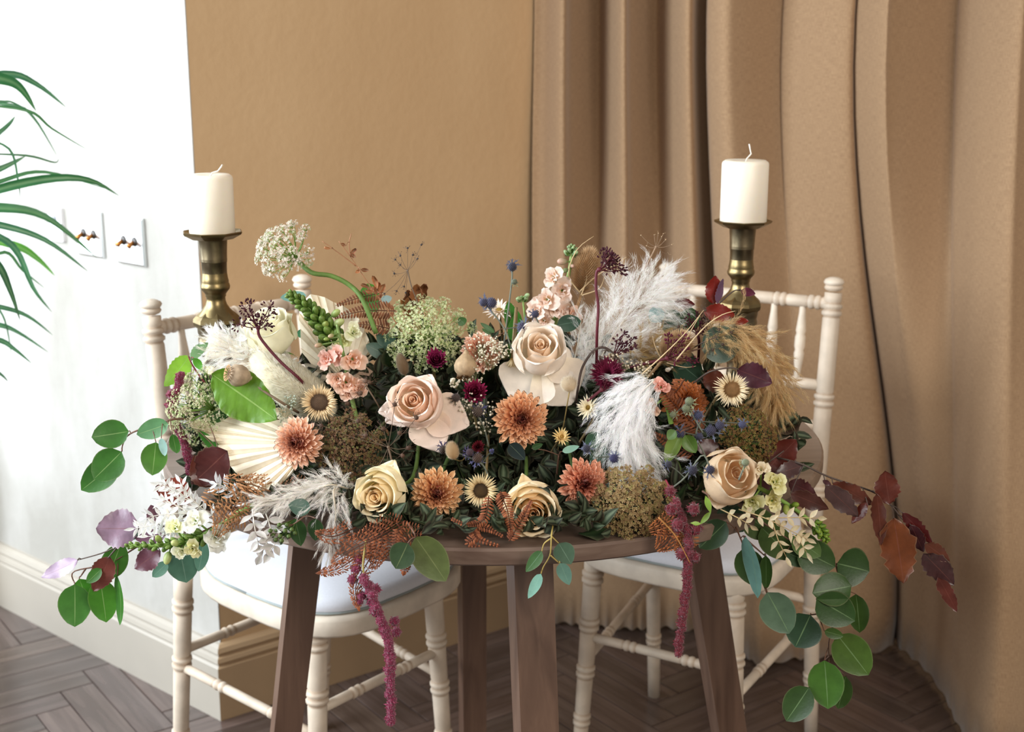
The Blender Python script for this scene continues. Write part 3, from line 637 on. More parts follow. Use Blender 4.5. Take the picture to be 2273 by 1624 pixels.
def branch(lab, stems, leaves, Y, name='eucalyptus_branch', cat='branch', shape='round', cols=('3f7a2c',), rib=None, mat=None, stemc='6a4a3a', stemr=.0011, group=None, petiole=True, **kw):
    """stems: list of lists of (px,py[,dY]); leaves: (bx,by,tx,ty,wpx[,dYb,dYt,roll,colour])"""
    p0 = P(stems[0][0][0], stems[0][0][1], Y); T = thing(name, lab, cat, p0, group); mb = MB(); allp = []
    for s in stems:
        pts = [P(q[0], q[1], Y+(q[2] if len(q) > 2 else 0)) for q in s]; pp = smooth_path(pts, max(6, 4*len(pts))); allp += pp
        n_ = len(pp); mb.tube(pp, [stemr*lerp(1.3, .7, i/(n_-1)) for i in range(n_)], hexc(stemc), 6)
    obs = []
    for li, lf in enumerate(leaves):
        bx, by, tx, ty, wp = lf[:5]; d0 = lf[5] if len(lf) > 5 else U(-.008, .008); d1 = lf[6] if len(lf) > 6 else d0+U(-.012, .004); roll = lf[7] if len(lf) > 7 and lf[7] is not None else U(-.25, .25)
        c = hexc(lf[8]) if len(lf) > 8 else jit(hexc(random.choice(cols)), .10)
        d0 -= .0045*li; d1 -= .0045*li; b = P(bx, by, Y+d0); t = P(tx, ty, Y+d1); w_ = wp*MPP(bx, by, Y)/max(.35, cos(roll)); rb = hexc(rib) if rib else None
        if petiole:
            q = min(allp, key=lambda z: (z-b).length)
            if .002 < (q-b).length < .05: mb.tube(smooth_path([q, q.lerp(b, .5)+V((0, 0, .002)), b], 5), stemr*.6, hexc(stemc), 5, False)
        obs.append(leaf_mb(b, t, w_, roll, shape, c, rb, **kw))
    part(mb, 'stem', T, M_stem)
    for m_ in obs: part(m_, 'leaf', T, mat or M_leaf)
    return T

def plume(lab, path, Y, widths, n, hl, col, col2, seed=1, name='pampas_plume', thick=.00016, droop=.25, spread=.55, sub=3, core=True, group='feathery pampas plumes', jcol=.06, stem=None, forward=.5):
    """path px with dY; widths in px along the path"""
    pts = [P(q[0], q[1], Y+(q[2] if len(q) > 2 else 0)) for q in path]; T = thing(name, lab, 'dried grass', pts[0], group); k0 = MPP(path[0][0], path[0][1], Y)
    rr = random.Random(seed); mb = MB(); pp = smooth_path(pts, 40); c1, c2 = hexc(col), hexc(col2); wv = [w_*k0/2 for w_ in widths]
    nb = max(20, n//70); g3 = lambda s: V((rr.gauss(0, s), rr.gauss(0, s), rr.gauss(0, s)))
    for b_ in range(nb):
        t = (b_+rr.random())/nb; x = t*39; a = int(min(38, x)); p = pp[a].lerp(pp[a+1], x-a); d = (pp[a+1]-pp[a]).normalized()
        xw = t*(len(wv)-1); iw = min(int(xw), len(wv)-2); wd = lerp(wv[iw], wv[iw+1], xw-iw)
        o = g3(1); o = (o-d*o.dot(d)).normalized(); p = p+o*wd*rr.random()*.75
        dr = (d*rr.uniform(.5, 1.1)+o*spread*rr.uniform(.4, 1.2)).normalized(); Lb = (hl*k0*1.1+wd*.5)*rr.uniform(.6, 1.15); bp = [p]; dd = dr; cl_ = g3(.22)-V((0, 0, droop*.5))
        for s in range(6): dd = (dd+cl_*.4).normalized(); bp.append(bp[-1]+dd*Lb/6)
        m_ = n//nb; bc = mixc(c1, c2, rr.random())
        mb.spike(bp[0], bp[3], thick*1.3, bc)
        for k in range(m_):
            u = rr.random()**.8*5.6; j = int(u); q0 = bp[j].lerp(bp[j+1], u-j); ax = (bp[j+1]-bp[j]).normalized(); sp_ = .55-.05*u
            q0 = q0+g3(wd*.035); hd = (ax+g3(sp_*.55)).normalized(); L = hl*k0*rr.uniform(.2, .6)*(1.15-u*.08); cv = g3(.35)-V((0, 0, droop*.4)); th = thick*rr.uniform(.6, 1.25)
            sd = hd.cross(g3(1)).normalized(); q1 = q0+hd*L*.5; q2 = q1+(hd+cv*.6).normalized()*L*.5; cc = tuple(x_*(1+rr.uniform(-jcol, jcol)) for x_ in mixc(bc, c2, rr.random()*.6))
            mb.add([q0-sd*th, q0+sd*th, q1-sd*th*.7, q1+sd*th*.7, q2], [(0, 1, 3, 2), (2, 3, 4)], cc)
    part(mb, 'plume_hairs', T, M_fluff, smooth=False, kind='stuff')
    sm = MB(); sp = ([P(*s) for s in stem]+pts) if stem else [pts[0]+V((0, .04, -.01))]+pts; q_ = smooth_path(sp, 24); sm.tube(q_, [lerp(.0013, .0005, i/23) for i in range(24)], mixc(c1, hexc('c9b48c'), .4), 6)
    part(sm, 'stem', T, M_dry)
    return T

def fern(lab, fronds, Y, leafl, col='9a5a34', col2='6e3c22', name='dried_fern', pinn=True, curl=.5, group='bronzed dried bracken fronds'):
    """fronds: list of (path px w/ dY, half width px at base). pinn: leaflets carried on side branches"""
    T = thing(name, lab, 'fern', P(fronds[0][0][0][0], fronds[0][0][0][1], Y), group); c1, c2 = hexc(col), hexc(col2)
    def leaflet(mb, b, d, up, L, W):
        s = d.cross(up).normalized(); e1 = b+d*L*.35+up*L*.10*curl; e2 = b+d*L*.75-up*L*.12*curl; e3 = b+d*L*.95-up*L*.5*curl; c = jit(mixc(c1, c2, RND()*.8), .15)
        mb.add([b, e1-s*W, e1+up*W*.35, e1+s*W, e2-s*W*.9, e2+up*W*.3, e2+s*W*.9, e3], [(0, 2, 1), (0, 3, 2), (1, 2, 5, 4), (2, 3, 6, 5), (4, 5, 7), (5, 6, 7)], c)
    for path, hw in fronds:
        pts = [P(q[0], q[1], Y+(q[2] if len(q) > 2 else 0)) for q in path]; k0 = MPP(path[0][0], path[0][1], Y); Lp = sum((pts[i+1]-pts[i]).length for i in range(len(pts)-1)); hwm = hw*k0; ll = leafl*k0
        N = max(6, int(Lp/(ll*(.85 if pinn else .42)))); pp = smooth_path(pts, N*2+2); rc = MB(); rc.tube(pp, [lerp(.0009, .0004, i/(len(pp)-1)) for i in range(len(pp))], c2, 5); rch = part(rc, 'rachis', T, M_dry)
        for i in range(1, N):
            t = i/N; p = pp[2*i]; d = (pp[2*i+1]-pp[2*i-1]).normalized(); vw = (CAM-p).normalized(); s0 = d.cross(vw).normalized(); Wd = hwm*(1-t)**.7*min(1, t*5+.35)
            for sg in (-1, 1):
                sd = (s0*sg+d*.45+vw*U(-.25, .35)).normalized(); mb = MB()
                if pinn:
                    n_ = max(2, int(Wd/(ll*.38))); q = p.copy(); dd = sd.copy(); tp = [q.copy()]
                    for j in range(n_):
                        dd = (dd+d*.05-vw*.03*curl+V((0, 0, -.03))).normalized(); q = q+dd*Wd/n_; tp.append(q.copy()); s1 = dd.cross(vw).normalized(); l_ = ll*.9*(1-.6*j/n_)
                        for s2 in (-1, 1): leaflet(mb, q, (s1*s2+dd*.4+vw*U(-.3, .3)).normalized(), vw, l_, l_*.11)
                    leaflet(mb, q, dd, vw, ll*.3, ll*.1); mb.tube(tp, .00035, c2, 4, False)
                else: leaflet(mb, p, sd, vw, Wd if Wd > ll*.4 else ll*.4, ll*.17)
                part(mb, 'leaflet', T, M_dry)
    return T

def ruscus(lab, stems, Y, L, w_, step, cols=('f4f2f0',), name='bleached_ruscus_spray', mat=None, stemc='e6e0d4', group='bleached ruscus sprays', openk=.9):
    T = thing(name, lab, 'foliage', P(stems[0][0][0], stems[0][0][1], Y), group); st = MB()
    for s in stems:
        pts = [P(q[0], q[1], Y+(q[2] if len(q) > 2 else 0)) for q in s]; k0 = MPP(s[0][0], s[0][1], Y); Lp = sum((pts[i+1]-pts[i]).length for i in range(len(pts)-1)); N = max(3, int(Lp/(step*k0))); pp = smooth_path(pts, N+2)
        st.tube(pp, [lerp(.0009, .0004, i/(N+1)) for i in range(N+2)], hexc(stemc), 5)
        for i in range(1, N+2):
            d = (pp[i]-pp[i-1]).normalized(); vw = (CAM-pp[i]).normalized(); s0 = d.cross(vw).normalized()
            for sg in ((-1, 1) if i <= N else (0,)):
                dr = (d*U(.5, .9)+s0*sg*openk+vw*U(-.5, .6)).normalized(); l_ = L*k0*U(.75, 1.15)
                part(leaf_mb(pp[i], pp[i]+dr*l_, w_*k0, U(-.9, .9), 'lance', jit(hexc(random.choice(cols)), .05), bend=U(-.1, .15), cup=.3, nv=6), 'leaf', T, mat or M_papery)
    part(st, 'stem', T, M_dry); return T

def florets_ruffled(T, c, R, ax, col, col2, edge, n=6, name='blossom', ruf=.16):
    """a loose ruffled double blossom as one part"""
    z = ax.normalized(); x = z.orthogonal().normalized(); y = z.cross(x); M = Matrix.Translation(c) @ Matrix((x, y, z)).transposed().to_4x4() @ Rz(U(0, 6)); mb = MB(); a_, b_, e_ = hexc(col), hexc(col2), hexc(edge)
    for i in range(n):
        t = i/max(1, n-1); p0, p1 = R_(lerp(5, 45, t)), R_(lerp(25, 105, t)); prof = [(.04*R, -.1*R)]; L = lerp(.55, 1.05, t)*R
        for q in range(5):
            ph = lerp(p0, p1, (q+.5)/5); r_, z_ = prof[-1]; prof.append((r_+sin(ph)*L/5, z_+cos(ph)*L/5))
        pm_ = petal(prof, W=lerp(.28, .50, t)*R, cup=.35, colf=lambda u, v: mixc(mixc(b_, a_, clamp(v*1.8)), e_, clamp((v-.6)*2)), drop=.25, ruf=ruf*R, twist=U(0, 6), nu=7, nv=6, wpow=.6)
        tt = turn(pm_, i*R_(137.5)); mb.add([M @ v for v in tt.v], tt.f, tt.c)
    return part(mb, name, T, M_petal)

def spike_flower(lab, stempts, Y, buds, blooms, tip, name, cat='flower', stemc='6f8f3c', budc='6f8f3a', budc2='a9b862', stemr=.003, blc=('ecebc0', 'cfd17c', 'f7f5dc'), calyx='4f6f28', group=None, ruf=.16):
    """stempts px path; buds (x,y,rpx); blooms (x,y,rpx[,colours]); tip = (from t, n, rpx)"""
    pts = [P(q[0], q[1], Y+(q[2] if len(q) > 2 else 0)) for q in stempts]; T = thing(name, lab, cat, pts[0], group); pp = smooth_path(pts, 30)
    mb = MB(); mb.tube(pp, [stemr*lerp(1.1, .55, i/29) for i in range(30)], hexc(stemc), 8); part(mb, 'stem', T, M_stem); k0 = MPP(stempts[-1][0], stempts[-1][1], Y)
    if tip:
        t0, n_, rp = tip; 
        for i in range(n_):
            t = lerp(t0, 1.0, i/(n_-1)); x = t*29; a = min(28, int(x)); p = pp[a].lerp(pp[a+1], x-a); d = (pp[a+1]-pp[a]).normalized(); an = i*2.39996; o = d.orthogonal().normalized(); o = Matrix.Rotation(an, 3, d) @ o
            r = rp*k0*lerp(1.0, .45, (i/(n_-1))**1.3); dr = (o+d*.9).normalized(); M3 = dr.to_track_quat('Z', 'Y').to_matrix(); mb = MB(); c = p+o*r*.75*lerp(1.3, .6, i/n_)
            mb.ball(c+dr*r*.35, (r*.62, r*.62, r*1.05), jit(hexc(budc), .1), 8, 6, M3, jit(hexc(budc2), .1))
            for k in range(3):
                aa = k*2.1; sd = M3 @ V((cos(aa), sin(aa), 0)); mb.add([c-dr*r*.6+sd*r*.1, c+sd*r*.72+sd.cross(dr)*r*.35, c+sd*r*.5+dr*r*1.0, c+sd*r*.72-sd.cross(dr)*r*.35], [(0, 1, 2, 3)], jit(hexc(calyx), .12))
            part(mb, 'bud', T, M_leaf)
    for (x, y, rp, *o_) in buds:
        c = P(x, y, Y-.008); q = min(pp, key=lambda z: (z-c).length); r = rp*k0; dr = (c-q).normalized() if (c-q).length > .001 else V((0, -1, 0)); M3 = dr.to_track_quat('Z', 'Y').to_matrix(); mb = MB(); mb.tube([q, c-dr*r*.8], .0011, hexc(stemc), 5, False)
        bc = hexc(o_[0]) if o_ else hexc(budc2); mb.ball(c, (r*.62, r*.62, r), jit(hexc(budc), .1), 8, 6, M3, bc); part(mb, 'bud', T, M_leaf)
    for (x, y, rp, *o_) in blooms:
        cs = o_[0] if o_ else blc; c = P(x, y, Y-.014); q = min(pp, key=lambda z: (z-c).length); dr = (c-q).normalized(); ax = (dr+V((U(-.2, .2), -.9, U(0, .4)))).normalized(); r = rp*k0*1.3
        b_ = florets_ruffled(T, c-ax*r*.2, r, ax, cs[0], cs[1], cs[2], 7, ruf=ruf)
        mb = MB(); mb.tube([q, c-ax*r*.45], .0013, hexc(stemc), 5, False); mb.ball(c-ax*r*.42, (r*.28, r*.28, r*.28), hexc(calyx), 7, 5); part(mb, 'calyx', T, M_stem)
    return T

def rope(lab, path, Y, rp, col='8c1f47', col2='b8476a', stem_col='9a8a4a', start=.25, clump=1.0, seedn=3, name='amaranthus_tassel', lumps=(), group='trailing magenta amaranthus tassels'):
    pts = [P(q[0], q[1], Y+(q[2] if len(q) > 2 else 0)) for q in path]; T = thing(name, lab, 'flower', pts[0], group); pp = smooth_path(pts, 60); k0 = MPP(path[0][0], path[0][1], Y)
    mb = MB(); mb.tube(pp, .0012, hexc(stem_col), 6); part(mb, 'stem', T, M_stem); rr = random.Random(seedn); mb = MB(); c1, c2 = hexc(col), hexc(col2); cl = []
    for i in range(int(60*start), 60):
        t = (i/60-start)/(1-start)
        for _ in range(2):
            r = rp*k0*(.55+.25*rr.random())*(1.0 if t > .35 else lerp(.8, 1.0, t)+.25*sin(i*1.3)); a = rr.uniform(0, 6.28); o = V((cos(a), sin(a), 0))*rp*k0*.38*rr.random(); cl.append((pp[i]+o, r))
    for (x, y, r_) in lumps: cl.append((P(x, y, Y), r_*k0))
    for c, r in cl:
        mb.ball(c, r*.85, mixc(c1, (0, 0, 0), .2), 7, 5)
        for k in range(80):
            q = V((rr.gauss(0, 1), rr.gauss(0, 1), rr.gauss(0, 1))).normalized(); mb.spike(c+q*r*.8, c+(q+V((rr.gauss(0, .15), rr.gauss(0, .15), rr.gauss(0, .15))))*r*1.03, r*.12, jit(c1), jit(c2))
    part(mb, 'florets', T, M_velvet, smooth=False, kind='stuff'); return T

def gyp(lab, areas, Y, n, r=.0014, col='ece4d0', seedn=5):
    x0, y0 = areas[0][:2]; T = thing('gypsophila_sprig', lab, 'flower', P(x0, y0, Y), 'gypsophila sprigs'); rr = random.Random(seedn); st = MB(); fl = MB()
    for (x, y, rad) in areas:
        c = P(x, y, Y); k0 = MPP(x, y, Y); b = P(x+rr.uniform(-8, 8), y+rad*1.1, Y+.03)
        for i in range(n):
            a = rr.uniform(0, 6.28); q = sqrt(rr.random())*rad; e = P(x+q*cos(a), y+q*sin(a), Y+rr.uniform(-.012, .012)); st.spike(b.lerp(e, .3), e, .0003, hexc('8a8a5c'))
            M_ = r*rr.uniform(.7, 1.25); fl.ball(e, M_, jit(hexc(col), .1), 6, 4)
    part(st, 'sprig_stems', T, M_stem, kind='stuff'); part(fl, 'blossoms', T, M_floret, kind='stuff'); return T

def fuzzy(lab, x0, y0, x1, y1, wp, Y, col, name='bunny_tail_grass', hairs=700, stemto=None, hl=.35, group='bunny tail grass heads'):
    a, b = P(x0, y0, Y), P(x1, y1, Y-.004); T = thing(name, lab, 'dried grass', a, group); d = (b-a); L = d.length; d.normalize(); w_ = wp*MPP(x0, y0, Y)/2; M3 = d.to_track_quat('Z', 'Y').to_matrix(); c = (a+b)/2; mb = MB(); cc = hexc(col)
    mb.ball(c, (w_*.85, w_*.85, L/2*.95), cc, 12, 8, M3)
    for k in range(hairs):
        zz = 1-2*(k+.5)/hairs; an = k*2.39996; s_ = sqrt(1-zz*zz); q = V((s_*cos(an), s_*sin(an), zz)); p = c+M3 @ V((q.x*w_*.82, q.y*w_*.82, q.z*L/2*.92)); dr = (M3 @ V((q.x, q.y, .9+q.z))).normalized(); mb.spike(p, p+dr*w_*hl*U(.7, 1.5), w_*.03, jit(cc, .08), mixc(cc, (1, 1, .95), .3))
    part(mb, 'flower_head', T, M_fluff); mb = MB(); e = P(*stemto) if stemto else tocore(a); mb.tube(smooth_path([a, a.lerp(e, .5)-V((0, 0, .006)), e], 8), .0008, hexc('9a8450'), 5); part(mb, 'stem', T, M_dry); return T

def teasel(lab, x0, y0, x1, y1, wp, Y, stempts, bracts, nsp=900, col='b98a56'):
    a, b = P(x0, y0, Y), P(x1, y1, Y); T = thing('teasel', lab, 'thistle', a, 'dried teasel heads'); d = b-a; L = d.length; d.normalize(); w_ = wp*MPP(x0, y0, Y)/2; M3 = d.to_track_quat('Z', 'Y').to_matrix(); c = (a+b)/2; cc = hexc(col); mb = MB()
    mb.ball(c, (w_*.62, w_*.62, L*.47), mixc(cc, (0.05, .02, 0), .65), 14, 10, M3)
    for k in range(nsp):
        zz = 1-2*(k+.5)/nsp; an = k*2.39996; s_ = sqrt(1-zz*zz); q = V((s_*cos(an), s_*sin(an), zz)); p = c+M3 @ V((q.x*w_*.6, q.y*w_*.6, q.z*L*.45)); dr = (M3 @ V((q.x, q.y, .55+.4*q.z))).normalized(); mb.spike(p, p+dr*w_*.45*U(.8, 1.2), w_*.028, jit(mixc(cc, (.1, .04, .02), .25), .15), jit(mixc(cc, (.9, .75, .5), .35), .1))
    part(mb, 'seed_head', T, M_dry, smooth=False); mb = MB(); pts = [a]+[P(*s) for s in stempts]; sp = smooth_path(pts, 16); mb.tube(sp, .0020, mixc(cc, (.6, .5, .35), .3), 7)
    for p in sp[1:]:
        for k in range(5): mb.spike(p, p+V((G(0, 1), G(0, 1), G(0, 1))).normalized()*.005, .0005, cc)
    part(mb, 'stem', T, M_dry)
    for br in bracts:
        pts = [P(x, y, Y-.012) for x, y in br]; m_ = MB(); pp = smooth_path(pts, 10); m_.tube(pp, [lerp(.0011, .0003, i/9) for i in range(10)], hexc('d2b68c'), 5); part(m_, 'bract', T, M_dry)
    return T

def poppy_pod(lab, cx, cy, rp, Y, ax2, stempts, col='a8927a', label2=None):
    c = P(cx, cy, Y); R = rp*MPP(cx, cy, Y); ax = V((ax2[0], -ax2[2], ax2[1])).normalized(); M3 = ax.to_track_quat('Z', 'Y').to_matrix(); T = thing('poppy_seed_pod', lab, 'seed pod', c, 'dried poppy seed pods'); mb = MB(); rows = []; cs = []
    for r, z in ((.12, -1.35), (.22, -1.2), (.26, -1.12), (.20, -1.05), (.5, -.85), (.85, -.4), (1.0, .05), (.93, .45), (.6, .78), (.35, .86)):
        rows.append([c+M3 @ V((r*R*(1+.04*cos(9*k*2*pi/27))*cos(k*2*pi/27), r*R*(1+.04*cos(9*k*2*pi/27))*sin(k*2*pi/27), z*R*1.08)) for k in range(27)]); cs.append([jit(hexc(col), .06)]*27)
    mb.grid(rows, cs, close=True); part(mb, 'pod', T, M_dry); mb = MB()
    for k in range(11):
        a = k*2*pi/11; q = V((cos(a), sin(a), 0)); s_ = V((-sin(a), cos(a), 0)); z = V((0, 0, 1)); v = [z*.9, q*.35+z*.93+s_*.05, q*.66+z*1.05+s_*.17, q*.72+z*1.02, q*.66+z*1.05-s_*.17, q*.35+z*.93-s_*.05]; mb.add([c+M3 @ (p_*R*1.08) for p_ in v], [(0, 1, 2, 3), (0, 3, 4, 5)], [hexc('5a3820'), hexc('7a5030')]+[hexc('b08858')]*3+[hexc('7a5030')])
    part(mb, 'crown', T, M_dry); mb = MB(); pts = [c-ax*R*1.4]+[P(*s) for s in stempts]; mb.tube(smooth_path(pts, 10), .0017, hexc('85705a'), 7); part(mb, 'stem', T, M_dry); return T

# ================================================================== THE FLOWER BANK
# dark moss-and-leaf bank the stems are pushed into
T = thing('greenery_bank', 'dense dark green leaf bank that fills the gaps between the flowers', 'foliage', Matrix.Translation((-.02, 1.77, TZ)))
mb = MB(); rows = []
for i in range(15):
    v = i/14; row = []
    for j in range(48):
        a = 2*pi*j/48; q = lambda x_, p: math.copysign(abs(x_)**p, x_); hx, hy = .31, .115; s_ = cos(v*pi/2)**.6 if v < 1 else .01
        x_, y_ = q(cos(a), .8)*hx*s_, q(sin(a), .9)*hy*s_; z_ = .115*sin(v*pi/2)*(1-.35*(x_/hx)**2)
        k = 1+.10*noise.noise(V((x_*14, y_*14, z_*14))); row.append(V((x_*k, y_*k, max(0, z_*k))))
    rows.append(row)
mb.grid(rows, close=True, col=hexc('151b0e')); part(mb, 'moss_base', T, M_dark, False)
lm = []
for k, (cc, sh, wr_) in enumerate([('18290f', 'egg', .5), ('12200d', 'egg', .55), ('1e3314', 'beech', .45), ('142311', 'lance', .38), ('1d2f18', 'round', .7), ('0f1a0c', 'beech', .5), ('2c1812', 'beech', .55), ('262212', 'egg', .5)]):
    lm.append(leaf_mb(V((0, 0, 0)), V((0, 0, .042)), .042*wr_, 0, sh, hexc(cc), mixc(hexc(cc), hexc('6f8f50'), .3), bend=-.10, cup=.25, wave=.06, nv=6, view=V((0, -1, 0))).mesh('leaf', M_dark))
nleaf = 0; rl = random.Random(4)
while nleaf < 190:
    px, py = rl.uniform(440, 1760), rl.uniform(730, 1205); e = abs(px-1090)/680
    if py < 760+150*e**2 or py > 1205-60*e**2 - (0 if abs(px-1090) < 420 else 30): continue
    if 1330 < px < 1470 and 880 < py < 1040: continue
    Y = YM(px, py)+rl.uniform(.045, .10); p = P(px, py, Y)
    if p.z < TZ+.012: p = PZ(px, py, TZ+.014)
    if (p.x-TC.x)**2+(p.y-TC.y)**2 > (TR-.01)**2: continue
    d = V((rl.gauss(0, .8)+(px-1100)/900, rl.gauss(-.35, .4), rl.gauss(.15, .7))).normalized(); Q = d.to_track_quat('Z', 'Y').to_matrix().to_4x4()
    tip = p+d*.05
    if tip.z < TZ+.004: d.z = abs(d.z); Q = d.to_track_quat('Z', 'Y').to_matrix().to_4x4()
    ix = rl.choice(range(8)) if px > 1400 or px < 560 else rl.choice(range(6))
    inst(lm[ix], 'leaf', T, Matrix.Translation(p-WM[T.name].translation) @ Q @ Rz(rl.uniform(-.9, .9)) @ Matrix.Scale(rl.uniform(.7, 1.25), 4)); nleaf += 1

mb = MB(); k_ = 0
while k_ < 2300:
    px, py = rl.uniform(430, 1770), rl.uniform(725, 1210); e = abs(px-1090)/680
    if py < 740+170*e**2 or py > 1200-70*e**2: continue
    p = P(px, py, YM(px, py)+rl.uniform(.06, .14))
    if p.z < TZ+.012: p = PZ(px, py, TZ+rl.uniform(.012, .03))
    if (p.x-TC.x)**2+(p.y-TC.y)**2 > (TR-.005)**2: continue
    d = V((rl.gauss(0, .8), rl.gauss(-.2, .5), rl.gauss(.3, .6))).normalized()
    if d.z < 0 and p.z < TZ+.04: d.z = -d.z
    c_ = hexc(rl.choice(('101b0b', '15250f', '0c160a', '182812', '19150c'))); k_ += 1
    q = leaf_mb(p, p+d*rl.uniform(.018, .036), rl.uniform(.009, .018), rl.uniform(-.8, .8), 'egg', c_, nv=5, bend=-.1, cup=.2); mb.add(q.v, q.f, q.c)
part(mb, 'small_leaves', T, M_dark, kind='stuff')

# ---- pale fan palms (pleated)
def fan(lab, apex, arc, Y, nseg, col='f8ecd4', rib='c9a67c', back=0.0, tips=None):
    """arc: list of px outline points from one side to the other"""
    A = P(*apex, Y); T = thing('fan_palm_leaf', lab, 'palm leaf', A, 'bleached pleated fan palm leaves'); o = smooth_path([V((x, y, d)) for x, y, d in arc], 2*nseg+1); c1, c2 = hexc(col), hexc(rib)
    for s in range(nseg):
        mb = MB(); q = [P(o[2*s+k].x, o[2*s+k].y, Y+o[2*s+k].z+(.004 if k != 1 else -.003)) for k in range(3)]; rows = []; cs = []
        for i in range(9):
            t = i/8; r = [A.lerp(x_, lerp(.04, 1, t)) for x_ in q]; r[1] = r[1].lerp(A.lerp(P(o[2*s+1].x, o[2*s+1].y, Y), 1.03), 0 if t < .9 else .4)
            rows.append([r[0], r[0].lerp(r[1], .06), r[0].lerp(r[1], .5), r[1], r[1].lerp(r[2], .5), r[1].lerp(r[2], .94), r[2]]); cs.append([c2, c1, c1, mixc(c1, c2, .15), c1, c1, c2])
        mb.grid(rows, cs); part(mb, 'leaf_segment', T, M_fan, smooth=False)
    stem_to_core(T, A, (tocore(A)-A).normalized(), .003, hexc('c9ad80')); return T
fan('bleached pleated fan palm leaf, the big one beside the salmon chrysanthemum', (690, 985), [(640, 905, .055), (560, 908, .07), (490, 922, .075), (421, 940, .07), (452, 962, .055), (492, 1000, .035), (508, 1030, .02), (540, 1062, .005), (566, 1090, -.01), (612, 1080, -.015), (645, 1055, -.01)], YM(600, 990, .03), 13)
fan('bleached pleated fan palm leaf standing behind the green snapdragon bud spike', (770, 850), [(700, 850, .0), (672, 800, .0), (668, 740, .0), (665, 690, .01), (690, 655, .01), (735, 668, .01), (790, 700, .015), (820, 760, .02), (825, 800, .02)], YM(760, 760)+.03, 11)

# ---- roses
RC = ('f6d9b4', 'f6e3cf', 'fbf3ea', 'efe0b8')
rose(1200, 782, YM(1198, 790, .05), 61, (-.02, .85, 1), ('f7d8b2', 'fbeede', 'fffaf4', 'f4e8cc'), 'large cream rose at the top centre with reflexed outer petals', [(-52, 1.9, 1.25, 98, 125, .18), (-122, 1.8, 1.2, 98, 125, .18), (-15, 1.3, .8, 95, 108, .2)], tall=1.2, bud=True)
rose(922, 892, YM(920, 895, .055), 60, (-.14, .50, 1), ('f8d4b0', 'fbe3d2', 'fff4ec', 'f2e2bc'), 'blush peach rose with two broad cream petals folded open below it', [(-22, 1.95, .9, 92, 98, .12), (-64, 1.85, .85, 95, 103, .15), (188, 1.45, .55, 92, 85, .2), (205, 1.3, .55, 85, 95, .2), (60, 1.25, .7, 50, 70, .3)], tall=1.1, bud=True)
rose(842, 1098, YM(842, 1098, .04), 62, (-.35, .1, 1), ('f6d8a4', 'f6e8c0', 'fbf3da', 'dfe2a8'), 'small yellow cream rose with greenish petals beside the white plume, below the brown seed umbel', [(70, 1.25, .6, 60, 90, .4), (-90, 1.0, .6, 70, 95, .3)])
rose(1182, 1135, YM(1182, 1135, .035), 66, (.05, .12, 1), ('f5cc90', 'f8e4bc', 'fcf1d6', 'ebe2b0'), 'cream yellow rose at the front edge of the table, lowest of all the roses', [(105, 1.25, .38, 75, 70, .5), (-80, 1.05, .7, 80, 92, .25), (-120, 1.0, .5, 80, 92, .3)])
rose(1614, 1060, YM(1614, 1060, .035), 64, (.45, .62, 1), ('f2cc9c', 'f8dfbc', 'fceed8', 'f2deb4'), 'peach cream rose half closed, below the dark brown umbel and near the copper leaves', [(-100, .95, .6, 70, 88, .3)], tall=1.25, bud=True, openn=.5)
rose(604, 748, YM(606, 770)+.0, 60, (-.12, 1.0, .42), ('f7f3dc', 'f6f1d4', 'fbf8e6', 'e6e3ae'), 'ivory white rose standing tall behind the pale plume, seen from the side', [(20, 1.35, .55, 35, 25, .4), (-170, 1.2, .6, 30, 20, .4)], tall=1.35)

# ---- chrysanthemums
mum(660, 982, YM(660, 982, .04), 60, (-.30, .25, 1), 'salmon chrysanthemum overlapping the pleated fan palm leaf', outer='e8ae88', edge='fbdcc8')
mum(1157, 930, YM(1157, 930, .035), 66, (.08, .25, 1), 'salmon chrysanthemum directly under the large cream rose', outer='dfa070', edge='f0c29a')
mum(969, 1095, YM(969, 1095, .035), 61, (.0, .08, 1), 'salmon chrysanthemum touching the round strawflower with the brown ring', outer='e2aa72', edge='f2cda2')
mum(1296, 1072, YM(1296, 1072, .035), 58, (.12, .08, 1), 'salmon chrysanthemum beside the big golden brown umbel', outer='d89070', edge='f0bca0', mid='a8422a')
mum(1068, 778, YM(1068, 778, .01), 50, (.15, .75, 1), 'salmon chrysanthemum half hidden by the white lace flower and gypsophila', outer='e8b090', edge='fbdcc8')
mum(1522, 893, YM(1522, 893, .0), 56, (.2, .35, 1), 'rust orange chrysanthemum in shade behind the bracken and sea holly', inner='5a2a10', mid='9a4a22', outer='b0622e', edge='c07a46')

# ---- strawflowers and daisies
strawflower(709, 893, YM(709, 893, .05), 45, (.05, .5, 1), 'straw-coloured everlasting flower with a dark brown centre above the fan palm leaf', c1='e6cca0', c2='b48c5c', disc='a08466', ring='5a4230', discr=.46, len_=.58)
strawflower(1067, 1088, YM(1067, 1088, .045), 45, (-.05, .12, 1), 'straw-coloured everlasting flower with a ringed brown centre between chrysanthemum and front rose', c1='f0dcae', c2='c8a068', disc='8a6c3c', ring='4a3626', discr=.38, len_=.60)
strawflower(1624, 864, YM(1624, 864, .04), 44, (.02, .22, 1), 'cream everlasting flower with a plain tan centre near the tan pampas plume', c1='f6e6c4', c2='dcbf8a', disc='b08a5c', ring='9a7448', discr=.42, len_=.60)
kw = dict(disc='d9b860', ring='d0a850', rows_=3, cnt=16, discr=.14, len_=.82, wid=.11, name='paper_daisy')
strawflower(1108, 690, YM(1108, 690, .0), 40, (-.10, 1.25, .55), 'cream paper daisy seen from the side below the tall sea holly', c1='faf0e4', c2='efdcc2', **kw)
